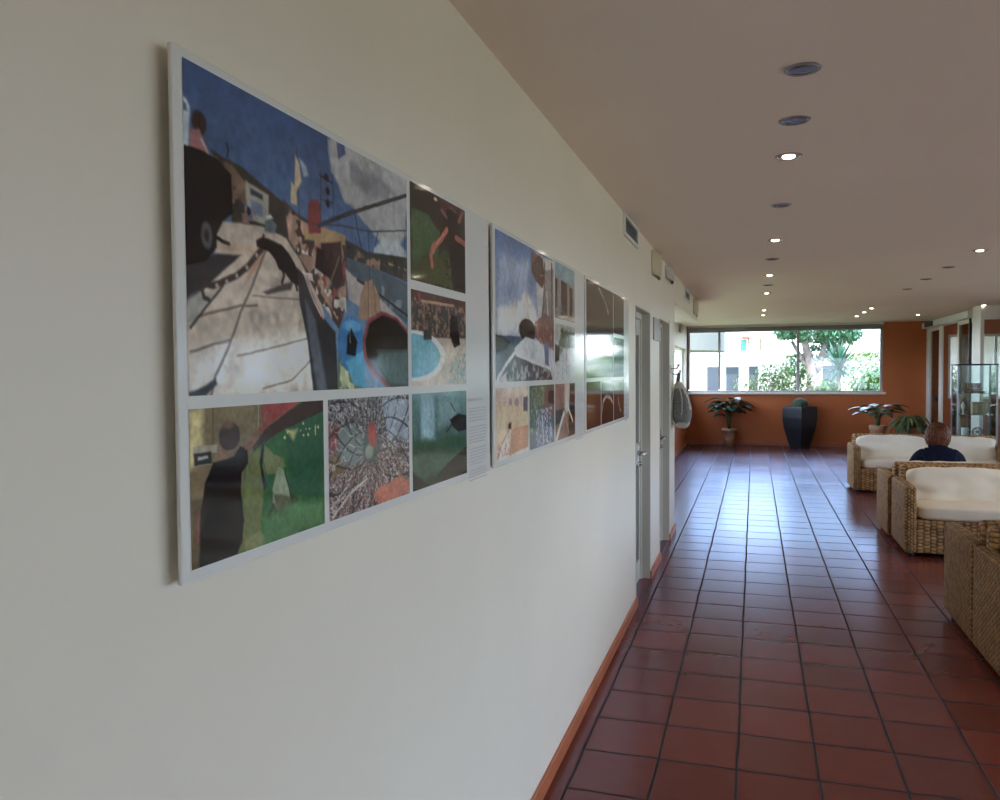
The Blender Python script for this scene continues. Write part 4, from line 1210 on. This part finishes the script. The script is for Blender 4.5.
 ('p',(128,48,54),[(0.7,0.792),(0.73,0.703),(0.817,0.654),(0.923,0.675),(0.995,0.726),(0.993,1.005),(0.853,1.0),(0.752,0.939),(0.705,0.861)],0.004),
 ('p',(30,20,22),[(0.717,0.791),(0.742,0.715),(0.823,0.671),(0.923,0.689),(0.994,0.746),(0.993,1.005),(0.879,1.001),(0.776,0.93),(0.723,0.86)],0.004),
 ('p',(60,84,80),[(0.79,0.832),(0.994,0.824),(0.993,1.0),(0.866,0.986),(0.789,0.903)],0.03),  # grey-green haze of a window reflection, painted into the print
],
'octopus': [
 ('g',(44,30,26),(48,58,26)),
 ('c',(54,84,42),[(0.022,0.252),(0.303,0.237),(0.517,0.377),(0.443,0.659),(0.033,0.806)],0.06,0.3),
 ('c',(58,66,30),[(0.033,0.806),(0.746,0.528),(0.807,0.958),(0.016,0.987)],0.05,0.3),
 ('c',(80,46,40),[(0.444,0.003),(0.988,0.027),(0.988,0.144),(0.517,0.179)],0.05,0.3),
 ('p',(24,20,20),[(0.629,0.103),(0.824,0.095),(0.906,0.376),(0.992,0.713),(0.993,0.977),(0.747,0.967),(0.668,0.545),(0.573,0.286)],0.03),
 ('l',(168,78,58),[(0.629,0.327),(0.517,0.466),(0.372,0.587),(0.336,0.681),(0.354,0.787)],0.075),
 ('l',(196,110,84),[(0.573,0.386),(0.444,0.527),(0.372,0.652)],0.02),
 ('l',(150,66,56),[(0.805,0.376),(0.907,0.387),(0.99,0.404)],0.07),
 ('l',(140,72,60),[(0.946,0.038),(0.865,0.176)],0.05),
 ('e',(170,165,150),(0.426,0.052),(0.029,0.019),0.01),
 ('l',(120,70,58),[(0.535,0.13),(0.629,0.193)],0.04),
],
'pool': [
 ('g',(150,128,108),(176,158,136)),
 ('p',(78,44,40),[(0.0,-0.01),(1.0,-0.012),(1.0,0.133),(0.0,0.134)],0.02),
 ('p',(60,56,54),[(0.0,0.103),(1.0,0.084),(1.0,0.446),(0.0,0.495)],0.02),
 ('s',(120,84,66),[(0.0,0.082),(1.0,0.084),(1.0,0.446),(0.0,0.474)],0.4,2),
 ('l',(160,120,88),[(0.18,0.104),(0.75,0.086)],0.03),
 ('l',(160,120,88),[(0.213,0.121),(0.213,0.442)],0.02),
 ('l',(160,120,88),[(0.425,0.12),(0.425,0.43)],0.02),
 ('l',(150,110,80),[(0.651,0.12),(0.651,0.44)],0.02),
 ('l',(160,50,46),[(0.13,0.036),(0.146,0.15)],0.03),
 ('e',(196,190,180),(0.064,0.679),(0.509,0.261),0.01),
 ('e',(84,150,168),(0.032,0.68),(0.448,0.228),0.01),
 ('p',(150,130,108),[(0.0,0.103),(0.0,0.103),(0.0,0.103)],0.01),
 ('p',(60,58,56),[(0.196,0.4),(0.335,0.391),(0.335,0.5),(0.196,0.507)],0.02),
 ('p',(24,24,30),[(0.69,0.208),(0.811,0.221),(0.873,0.523),(0.75,0.574),(0.67,0.439)],0.02),
 ('s',(110,136,130),[(0.71,0.691),(1.0,0.614),(1.0,1.0),(0.631,0.989)],0.5,2),
],
'aquarium': [
 ('g',(36,96,44),(30,86,36)),
 ('c',(24,80,48),[(0.664,0.126),(1.004,0.073),(0.999,0.805),(0.695,0.733)],0.1,0.3),
 ('p',(112,92,58),[(0.0,0.0),(0.482,-0.004),(0.447,0.249),(0.341,0.442),(0.29,0.989),(-0.003,0.997)],0.004),
 ('c',(190,170,96),[(-0.0,0.019),(0.084,0.012),(0.08,0.267),(0.0,0.381)],0.06,0.2),
 ('l',(70,54,36),[(0.146,0.003),(0.142,0.276)],0.01),
 ('p',(150,138,108),[(0.02,0.234),(0.168,0.24),(0.167,0.293),(0.019,0.284)],0.006),
 ('p',(36,34,34),[(0.025,0.278),(0.129,0.281),(0.134,0.359),(0.03,0.361)],0.004),
 ('p',(150,150,150),[(0.049,0.301),(0.11,0.304),(0.11,0.323),(0.048,0.326)],0.004),
 ('l',(156,140,106),[(0.012,0.358),(0.141,0.36)],0.006),
 ('p',(84,66,42),[(0.009,0.57),(0.087,0.563),(0.062,1.002),(0.002,0.999)],0.02),
 ('c',(96,102,44),[(0.356,0.39),(0.446,0.291),(0.489,0.469),(0.45,0.958),(0.29,0.996)],0.02,0.15),
 ('l',(170,160,150),[(0.451,0.001),(0.448,0.178)],0.006),
 ('p',(152,48,46),[(0.474,-0.005),(0.797,-0.002),(0.656,0.08),(0.509,0.17),(0.462,0.222)],0.005),
 ('p',(54,36,30),[(0.401,0.299),(0.494,0.183),(0.708,0.054),(0.815,-0.001),(1.005,0.0),(1.003,0.09),(0.758,0.164),(0.588,0.222),(0.477,0.281),(0.416,0.329)],0.008),
 ('e',(56,32,28),(0.248,0.197),(0.069,0.094),0.006),
 ('e',(110,70,50),(0.236,0.116),(0.04,0.033),0.03),
 ('p',(150,96,74),[(0.181,0.268),(0.232,0.329),(0.245,0.371),(0.179,0.36)],0.01),
 ('p',(16,14,16),[(0.192,0.349),(0.141,0.354),(0.089,0.473),(0.062,0.646),(0.044,0.995),(0.275,1.012),(0.319,0.917),(0.335,0.785),(0.318,0.575),(0.327,0.453),(0.371,0.392),(0.365,0.294),(0.316,0.273),(0.273,0.335)],0.004),
 ('l',(130,74,54),[(0.358,0.293),(0.417,0.231),(0.479,0.138),(0.511,0.069)],0.03),
 ('l',(120,50,44),[(0.486,0.153),(0.48,0.067)],0.012),
 ('l',(160,50,50),[(0.049,0.643),(0.041,0.83)],0.014),
 ('p',(30,34,20),[(0.477,0.252),(0.493,0.24),(0.474,0.438),(0.502,0.586),(0.479,0.61),(0.452,0.405)],0.005),
 ('p',(96,104,56),[(0.492,0.283),(0.553,0.364),(0.634,0.406),(0.649,0.468),(0.583,0.515),(0.504,0.5),(0.482,0.396)],0.006),
 ('p',(120,136,100),[(0.592,0.458),(0.641,0.496),(0.68,0.654),(0.711,0.797),(0.759,1.055),(0.672,1.073),(0.608,0.904),(0.546,0.77),(0.549,0.611)],0.008),
 ('p',(74,82,50),[(0.556,0.656),(0.696,0.703),(0.743,0.973),(0.656,1.022),(0.578,0.793)],0.02),
 ('p',(40,48,28),[(0.555,0.714),(0.498,0.815),(0.529,0.845),(0.586,0.795)],0.004),
 ('p',(40,48,28),[(0.68,0.669),(0.765,0.741),(0.711,0.797)],0.004),
 ('l',(30,40,26),[(0.641,0.496),(0.688,0.671)],0.01),
 ('s',(170,180,120),[(0.672,0.156),(0.963,0.119),(0.96,0.28),(0.62,0.27)],0.06,2),
 ('c',(150,150,80),[(0.654,0.2),(0.757,0.21),(0.721,0.283)],0.03,0.2),
 ('c',(110,112,60),[(0.333,0.921),(0.436,0.883),(0.527,0.946),(0.464,1.019),(0.346,0.994)],0.03,0.4),
 ('c',(50,110,50),[(0.467,0.821),(0.783,0.753),(0.969,0.798),(0.985,0.996),(0.464,0.998)],0.06,0.3),
],
'net': [
 ('g',(96,92,98),(104,84,80)),
 ('s',(158,150,146),[(0.0,0.0),(1.008,0.005),(1.008,1.012),(-0.005,1.003)],0.4,1),
 ('s',(62,54,56),[(0.0,0.0),(1.008,0.005),(1.008,1.012),(-0.005,1.003)],0.35,1),
 ('s',(140,76,58),[(-0.002,0.165),(0.998,0.661),(1.008,1.012),(-0.005,1.003)],0.25,1),
 ('c',(128,142,160),[(0.609,0.028),(0.992,0.025),(0.985,0.454),(0.684,0.378)],0.05,0.2),
 ('c',(96,112,108),[(0.089,0.207),(0.379,0.288),(0.398,0.617),(0.105,0.565)],0.06,0.2),
 ('c',(140,60,60),[(0.007,0.199),(0.11,0.226),(0.086,0.41),(0.004,0.398)],0.03,0.3),
 ('c',(120,96,60),[(0.003,0.456),(0.17,0.491),(0.168,0.646),(0.001,0.613)],0.03,0.5),
 ('n',(46,44,48),(0.487,0.41),16),
 ('n2',(176,168,156),(0.487,0.447),30),
 ('e',(70,88,80),(0.474,0.446),(0.102,0.138),0.02),
 ('p',(160,66,56),[(0.453,0.222),(0.528,0.248),(0.551,0.381),(0.511,0.488),(0.45,0.424),(0.439,0.331)],0.01),
 ('e',(120,130,110),(0.449,0.497),(0.049,0.064),0.02),
 ('c',(182,92,66),[(0.518,0.862),(0.677,0.82),(0.875,0.801),(0.994,0.865),(0.992,0.988),(0.674,1.012),(0.517,0.973)],0.03,0.4),
 ('l',(170,160,150),[(0.036,0.972),(0.232,0.816),(0.421,0.73)],0.02),
 ('l',(180,172,166),[(0.017,0.9),(0.188,0.754)],0.012),
],
'seabed': [
 ('g',(82,128,128),(30,54,40)),
 ('c',(120,160,170),[(0.146,0.016),(0.354,0.024),(0.387,0.522),(0.143,0.492)],0.07,0.1),
 ('c',(44,84,56),[(0.012,0.476),(0.988,0.546),(0.987,0.9),(0.009,0.892)],0.08,0.3),
 ('c',(96,134,134),[(0.427,0.038),(0.902,0.105),(0.694,0.385),(0.424,0.415)],0.08,0.3),
 ('p',(22,34,36),[(0.654,0.323),(0.817,0.266),(0.988,0.303),(0.988,0.473),(0.816,0.479),(0.694,0.396)],0.015),
 ('l',(30,44,44),[(0.595,0.455),(0.694,0.373)],0.02),
 ('l',(40,56,56),[(0.675,0.14),(0.755,0.238)],0.02),
 ('p',(20,28,24),[(0.497,0.874),(0.987,0.692),(0.987,1.01),(0.312,1.018)],0.08),
 ('p',(24,36,34),[(-0.006,0.785),(0.225,0.978),(-0.008,1.014)],0.06),
],
'bow': [
 ('g',(72,104,162),(176,172,170)),
 ('c',(130,148,176),[(0.039,0.127),(0.508,0.126),(0.471,0.341),(0.065,0.323)],0.1,0.3),
 ('c',(196,186,176),[(0.034,0.528),(0.506,0.337),(0.69,0.535),(0.032,0.703)],0.07,0.2),
 ('p',(62,84,100),[(-0.009,0.691),(0.54,0.668),(0.503,0.807),(0.0,0.986)],0.006),
 ('p',(44,56,52),[(-0.009,0.678),(0.207,0.725),(0.146,0.782),(0.003,0.798)],0.006),
 ('p',(176,172,166),[(0.635,0.027),(1.0,0.008),(1.0,0.615),(0.69,0.551),(0.652,0.319)],0.02),
 ('p',(120,108,104),[(0.81,0.123),(1.0,0.075),(1.0,0.547),(0.748,0.515)],0.02),
 ('l',(70,56,54),[(0.81,0.074),(0.789,0.383),(0.729,0.565)],0.03),
 ('l',(72,60,58),[(0.956,0.049),(0.956,0.618)],0.04),
 ('p',(92,62,52),[(0.562,0.018),(0.654,0.024),(0.77,0.034),(0.81,0.179),(0.769,0.273),(0.653,0.241),(0.561,0.178)],0.01),
 ('l',(190,186,180),[(0.85,0.295),(0.871,0.473)],0.02),
 ('e',(42,30,30),(0.487,0.625),(0.145,0.084),0.008),
 ('p',(112,74,64),[(0.614,0.556),(0.809,0.462),(1.0,0.497),(1.0,0.752),(0.808,0.723),(0.613,0.665)],0.012),
 ('s',(150,96,84),[(0.614,0.541),(1.0,0.497),(1.0,0.752),(0.689,0.71)],0.3,2),
 ('p',(178,180,182),[(0.269,0.766),(0.451,0.672),(0.689,0.694),(0.891,0.804),(0.934,0.922),(0.575,0.869),(0.3,0.838)],0.006),
 ('p',(86,100,130),[(0.788,0.707),(0.87,0.688),(0.891,0.887),(0.808,0.87)],0.01),
 ('p',(70,74,76),[(0.3,0.809),(0.575,0.869),(0.891,0.904),(0.978,1.008),(0.173,1.0),(0.144,0.95)],0.006),
 ('s',(130,132,130),[(0.268,0.823),(0.934,0.922),(0.978,1.008),(0.173,1.0)],0.4,2),
 ('l',(190,188,184),[(0.028,0.974),(0.145,0.88),(0.3,0.78)],0.03),
 ('l',(196,190,184),[(0.3,0.809),(0.575,0.853),(0.891,0.904)],0.02),
],
'house': [
 ('g',(110,150,160),(120,104,100)),
 ('p',(128,112,106),[(0.0,0.269),(1.0,0.326),(1.0,1.0),(0.0,1.019)],0.03),
 ('p',(44,36,38),[(0.308,0.297),(0.606,0.314),(0.606,0.899),(0.308,0.911)],0.02),
 ('p',(50,42,44),[(0.713,0.365),(0.882,0.364),(0.882,0.888),(0.713,0.895)],0.02),
 ('p',(60,50,50),[(0.042,0.301),(0.127,0.306),(0.127,0.8),(0.042,0.805)],0.02),
 ('s',(90,96,84),[(0.0,0.712),(1.0,0.744),(1.0,1.0),(0.0,1.019)],0.4,2),
],
'fountain': [
 ('g',(150,150,140),(160,170,168)),
 ('c',(72,90,60),[(0.289,0.084),(1.0,0.111),(1.0,0.444),(0.486,0.405),(0.095,0.616)],0.06,0.4),
 ('s',(196,204,200),[(0.0,0.404),(1.0,0.407),(1.0,1.0),(0.0,0.965)],0.3,1),
 ('p',(50,54,46),[(0.0,0.368),(0.24,0.404),(0.191,0.652),(0.0,0.684)],0.04),
 ('l',(110,130,120),[(0.587,0.225),(0.537,0.875)],0.04),
],
'terrace': [
 ('g',(188,152,124),(206,184,160)),
 ('p',(196,160,118),[(-0.003,0.236),(1.009,0.26),(0.996,0.612),(0.439,0.6),(0.19,0.734),(0.016,0.842)],0.03),
 ('p',(182,116,76),[(0.439,0.6),(0.997,0.596),(0.984,0.926),(0.368,0.964)],0.02),
 ('p',(84,72,84),[(0.827,0.167),(0.975,0.161),(0.967,0.385),(0.82,0.371)],0.03),
 ('e',(140,116,120),(0.614,0.229),(0.069,0.061),0.03),
 ('e',(140,116,120),(0.417,0.214),(0.045,0.059),0.03),
 ('p',(80,50,40),[(0.347,0.515),(0.442,0.497),(0.439,0.6),(0.345,0.587)],0.02),
 ('l',(150,100,84),[(0.376,0.591),(0.16,0.785),(0.071,0.933)],0.03),
 ('s',(180,110,96),[(0.074,0.743),(0.374,0.678),(0.368,0.935),(0.014,0.976)],0.3,2),
],
'stall': [
 ('g',(76,92,62),(90,96,110)),
 ('c',(110,84,70),[(0.509,0.061),(0.996,0.078),(0.971,0.574),(0.586,0.571)],0.04,0.4),
 ('s',(100,130,84),[(0.0,0.043),(0.602,0.027),(0.493,0.699),(0.0,0.797)],0.4,2),
 ('p',(44,42,40),[(0.743,0.107),(0.994,0.118),(0.983,0.348),(0.736,0.294)],0.03),
 ('s',(150,150,176),[(0.241,0.399),(0.88,0.379),(0.9,1.002),(0.234,0.994)],0.5,2),
 ('l',(170,176,200),[(0.496,0.561),(0.529,0.977)],0.05),
 ('l',(70,80,120),[(0.731,0.441),(0.759,0.945)],0.05),
],
'hanging': [
 ('g',(140,96,84),(120,90,74)),
 ('p',(180,166,150),[(0.445,0.0),(0.714,0.0),(0.76,0.432),(0.437,0.612)],0.03),
 ('p',(52,40,36),[(0.714,0.021),(0.999,0.021),(0.972,0.957),(0.64,0.981)],0.04),
 ('p',(60,70,76),[(0.0,0.47),(0.439,0.456),(0.237,0.711),(0.0,0.728)],0.04),
 ('l',(200,190,170),[(0.545,0.382),(0.236,0.749),(0.046,0.987)],0.09),
 ('l',(150,110,76),[(0.439,0.456),(0.642,0.903)],0.1),
 ('l',(210,196,170),[(0.597,0.425),(0.865,0.724)],0.06),
],
'nets': [
 ('g',(58,38,38),(70,46,42)),
 ('c',(84,56,50),[(0.029,0.057),(0.557,0.099),(0.484,0.498),(0.029,0.462)],0.08,0.4),
 ('l',(170,136,110),[(0.414,0.028),(0.632,0.136),(0.789,0.262)],0.05),
 ('l',(150,116,96),[(0.872,0.08),(0.671,0.273),(0.632,0.489)],0.04),
 ('s',(120,88,74),[(0.029,0.4),(1.0,0.367),(1.0,0.658),(0.029,0.628)],0.35,2),
 ('l',(110,80,70),[(0.15,0.091),(0.345,0.506)],0.03),
 ('s',(90,80,72),[(0.029,0.628),(1.0,0.658),(1.0,1.0),(0.029,0.991)],0.4,2),
],
'hull': [
 ('g',(60,40,38),(72,50,46)),
 ('l',(110,84,76),[(0.314,0.098),(0.646,0.899)],0.08),
 ('s',(96,70,62),[(-0.0,0.2),(1.0,0.188),(1.0,1.0),(-0.0,1.0)],0.3,2),
],
'rope': [
 ('g',(66,50,44),(80,60,50)),
 ('s',(120,96,80),[(0.0,-0.0),(1.0,0.0),(1.0,1.0),(0.0,1.0)],0.4,2),
],
'wood': [
 ('g',(110,66,34),(96,52,34)),
 ('c',(140,90,44),[(0.061,0.189),(0.576,0.163),(0.576,0.803),(0.061,0.844)],0.08,0.4),
 ('s',(60,36,26),[(0.442,0.011),(1.0,0.026),(1.0,1.0),(0.442,0.984)],0.35,2),
],
'curl': [
 ('g',(52,32,26),(56,36,30)),
 ('l',(190,180,164),[(0.077,0.664),(0.156,0.458),(0.397,0.365),(0.734,0.413),(0.91,0.537)],0.09),
 ('l',(160,150,140),[(0.077,0.664),(0.077,0.982)],0.05),
],
'rods': [
 ('g',(74,50,42),(66,44,38)),
 ('l',(170,150,130),[(0.533,0.079),(0.422,0.503),(0.646,0.833)],0.12),
 ('l',(130,100,84),[(0.207,0.067),(0.313,0.98)],0.07),
 ('s',(110,80,66),[(0.0,0.059),(1.0,0.032),(1.0,1.0),(0.0,1.0)],0.3,2),
],
}
class Paint:
    """draws a printed photograph into an array; coordinates run 0..1 right and down"""
    def __init__(s, w, h, asp, seed):
        s.w, s.h, s.asp = w, h, asp                # asp: width / height of the print
        s.X, s.Y = np.meshgrid((np.arange(w) + .5) / w, (np.arange(h) + .5) / h)
        s.a = np.zeros((h, w, 3))
        s.r = np.random.RandomState(seed)
        k = .010 * min(1, 90 / max(h, 1) * 3)          # hand-held softness: outlines are never ruler straight
        s.X = s.X + (s.noise(26, 3) - .5) * k / asp; s.Y = s.Y + (s.noise(26, 3) - .5) * k
    def mixin(s, m, col):
        m = np.clip(m, 0, 1)[..., None]
        s.a = s.a * (1 - m) + np.array(col, float) * m
    def noise(s, cells, oct=3):
        out = np.zeros((s.h, s.w)); amp = 1; tot = 0
        for k in range(oct):
            cy = max(2, int(cells * 2 ** k)); cx = max(2, int(cy * s.asp))
            g = s.r.rand(cy + 2, cx + 2)
            fx = s.X * cx; fy = s.Y * cy
            ix = fx.astype(int); iy = fy.astype(int); u = fx - ix; v = fy - iy
            u = u * u * (3 - 2 * u); v = v * v * (3 - 2 * v)
            out += amp * ((g[iy, ix] * (1 - u) + g[iy, ix + 1] * u) * (1 - v) + (g[iy + 1, ix] * (1 - u) + g[iy + 1, ix + 1] * u) * v)
            tot += amp; amp *= .55
        return out / tot
    def sdf(s, pts):
        """signed distance to a polygon, in print heights, positive inside"""
        px, py = s.X * s.asp, s.Y
        d = np.full(px.shape, 1e9); ins = np.zeros(px.shape, bool)
        q = [(x * s.asp, y) for x, y in pts]
        for (x0, y0), (x1, y1) in zip(q, q[1:] + q[:1]):
            ex, ey = x1 - x0, y1 - y0
            L = ex * ex + ey * ey + 1e-12
            t = np.clip(((px - x0) * ex + (py - y0) * ey) / L, 0, 1)
            d = np.minimum(d, (px - x0 - t * ex) ** 2 + (py - y0 - t * ey) ** 2)
            if y0 != y1:
                c = ((y0 > py) != (y1 > py)) & (px < (x1 - x0) * (py - y0) / (y1 - y0) + x0)
                ins ^= c
        return np.where(ins, 1, -1) * np.sqrt(d)
    def seg(s, pts):
        px, py = s.X * s.asp, s.Y
        d = np.full(px.shape, 1e9)
        q = [(x * s.asp, y) for x, y in pts]
        for (x0, y0), (x1, y1) in zip(q, q[1:]):
            ex, ey = x1 - x0, y1 - y0
            t = np.clip(((px - x0) * ex + (py - y0) * ey) / (ex * ex + ey * ey + 1e-12), 0, 1)
            d = np.minimum(d, (px - x0 - t * ex) ** 2 + (py - y0 - t * ey) ** 2)
        return np.sqrt(d)
    def run(s, ops):
        for o in ops:
            k, c = o[0], o[1]
            if k == 'g':
                t = s.Y[..., None]; s.a = np.array(c, float) * (1 - t) + np.array(o[2], float) * t
            elif k == 'p':
                s.mixin(s.sdf(o[2]) / max(o[3], .009) + .5, c)
            elif k == 'c':
                m = s.sdf(o[2]) / max(o[3], .01) + .5 + (s.noise(9) - .5) * o[4] * 6
                s.mixin(np.clip(m, 0, 1) * .92, c)
            elif k == 's':
                m = np.clip(s.sdf(o[2]) / .01 + .5, 0, 1)
                n = s.noise(46 / o[4] * (1.6 if o[4] == 1 else 1), 2)
                th = np.quantile(n, 1 - o[3])
                v = .75 + .5 * s.noise(20, 2)
                mm = (m * np.clip((n - th) * 14 + .2, 0, 1))[..., None]
                s.a = s.a * (1 - mm) + np.array(c, float) * v[..., None] * mm
            elif k == 'l':
                s.mixin((o[3] * .5 - s.seg(o[2])) / .008 + .5, c)
            elif k == 'd':
                for x, y in o[2]:
                    s.mixin((o[3] - np.hypot((s.X - x) * s.asp, s.Y - y)) / .008 + .5, c)
            elif k == 'e':
                (x, y), (rx, ry) = o[2], o[3]
                e_ = np.sqrt(((s.X - x) / rx) ** 2 + ((s.Y - y) / ry) ** 2)
                s.mixin((1 - e_) * min(rx, ry) / max(o[4], .003) + .5, c)
            elif k in ('n', 'n2'):           # netting pulled towards a point
                x, y = o[2]
                dx, dy = (s.X - x) * s.asp, s.Y - y
                r = np.hypot(dx, dy) + 1e-4; a = np.arctan2(dy, dx)
                f = o[3]; lr = np.log(r + .06) * f * .34
                if k == 'n': m = np.minimum(np.abs(np.sin(a * f / 2 + lr)), np.abs(np.sin(a * f / 2 - lr)))
                else: m = np.abs(np.sin(a * f / 2 + s.noise(12) * 4))
                s.mixin(np.clip((.22 - m) / .12, 0, 1) * np.clip(r / .12 - .6, 0, 1) * .75, c)
        return s
LUM = 168.0      # display value of plain white paper under the wall light
def photo(name, panel, y0, y1, z0, z1, key, w, h, seed):
    """one printed photograph on the board: a fine grid whose colours are the print"""
    SSX = 2
    P_ = Paint(w * SSX, h * SSX, (y1 - y0) / (z1 - z0), seed).run(ART[key])
    g = 1 + (P_.noise(34, 3) - .5)[..., None] * .30 + (P_.noise(5, 3) - .5)[..., None] * .30
    a = P_.a * g
    gy = a @ np.array([.3, .59, .11])
    a = gy[..., None] + (a - gy[..., None]) * .66
    a = np.clip(a * (.72 if key in ('nets', 'hull', 'rope', 'curl', 'rods', 'wood') else .98), 3, 250)
    a = a.reshape(h, SSX, w, SSX, 3).mean((1, 3))
    f = lambda v: np.where(v > 10.3, ((v / 255 + .055) / 1.055) ** 2.4, v / 255 / 12.92)
    lin = np.clip(f(a) * (.76 / f(np.array(LUM))) , .003, .9)
    ys = np.linspace(y0, y1, w); zs = np.linspace(z1, z0, h)
    Yg, Zg = np.meshgrid(ys, zs)
    co = np.stack([np.full(Yg.shape, .0262), Yg, Zg], -1).reshape(-1, 3)
    idx = np.arange(w * h).reshape(h, w)
    q = np.stack([idx[:-1, :-1], idx[1:, :-1], idx[1:, 1:], idx[:-1, 1:]], -1).reshape(-1, 4)
    me = bpy.data.meshes.new(name)
    me.vertices.add(w * h); me.vertices.foreach_set('co', co.ravel())
    me.loops.add(q.size); me.loops.foreach_set('vertex_index', q.ravel().astype(np.int32))
    me.polygons.add(len(q)); me.polygons.foreach_set('loop_start', (np.arange(len(q)) * 4).astype(np.int32))
    me.update(calc_edges=True)
    ca_ = me.color_attributes.new('print', 'FLOAT_COLOR', 'POINT')
    ca_.data.foreach_set('color', np.concatenate([lin.reshape(-1, 3), np.ones((w * h, 1))], 1).ravel().astype(np.float32))
    me.materials.append(MT['print'])
    o = bpy.data.objects.new(name, me); COL.objects.link(o); o.parent = panel
    return o
m = mat('photo_print', (.5, .5, .5), .06, spec=.5)
at = m.node_tree.nodes.new('ShaderNodeAttribute'); at.attribute_name = 'print'
m.node_tree.links.new(at.outputs['Color'], m.node_tree.nodes['Principled BSDF'].inputs['Base Color'])
MT['print'] = m
INK = mat('printed_text_grey', (.46, .46, .48), .3)
def captions(panel, y0, y1, z1, rows, title=True):
    """the caption column: short lines of small print, a heading above"""
    b = MB(); q = random.Random(5)
    z = z1
    for r in range(rows):
        y = y0
        if title and r == 0:
            while y < y0 + (y1 - y0) * .7:
                L = q.uniform(.012, .03); b.box(y, y + L, 0, .0006, z - .0075, z); y += L + .006
            z -= .026; continue
        end = y1 - (q.uniform(0, .05) if r % 6 == 5 else q.uniform(0, .008))
        while y < end:
            L = q.uniform(.006, .020); b.box(y, min(y + L, end), 0, .0006, z - .0034, z); y += L + .0035
        z -= .0085 if r % 6 != 5 else .017
    for v in b.bm.verts:
        x, yy, zz = v.co; v.co = (.0255 + yy, x, zz)
    b.build('caption_text', INK, panel)
LAY = [(.024, .756, .246, .702), (.774, 1.133, .485, .704), (.774, 1.133, .245, .464),
       (.023, .382, .007, .228), (.399, .756, .007, .228), (.774, 1.133, .007, .228)]
def panel(y, w, keys, res, label, seed):
    z0 = 1.308
    root = empty('photo_panel', (XW, y, z0), label=label, cat='photo panel', group='photo collage panels on the white wall')
    b = MB(); b.box(.018, .0255, 0, w, 0, .725, bev=.0015, seg=1); b.build('board', MT['board'], root)
    b = MB(); b.box(.0005, .018, .04, w - .04, .04, .675); b.build('wall_batten', MT['alu'], root)
    for (a, c, d, e_), k, (pw, ph_) in zip(LAY, keys, res):
        photo('photograph', root, a - .004, c - .004, d + .010, e_ + .010, k, pw, ph_, seed); seed += 1
    captions(root, 1.150, 1.30, .215, 22)
    return root
panel(.899, 1.330, ['quay', 'octopus', 'pool', 'aquarium', 'net', 'seabed'], [(300, 330), (80, 120), (80, 120), (170, 170), (120, 150), (80, 110)],
      'photo collage panel nearest the viewer, its largest picture a sunny quay with a black dog', 20)
panel(2.268, 1.335, ['bow', 'house', 'fountain', 'terrace', 'stall', 'hanging'], [(110, 150), (40, 60), (40, 60), (60, 90), (50, 80), (40, 70)],
      'middle photo collage panel, its largest picture showing blue sky over a boat bow', 40)
panel(3.632, 1.335, ['nets', 'hull', 'rope', 'wood', 'curl', 'rods'], [(70, 110), (30, 50), (30, 50), (40, 60), (40, 60), (30, 60)],
      'farthest photo collage panel of dark brown pictures, mirroring the bright far window', 60)
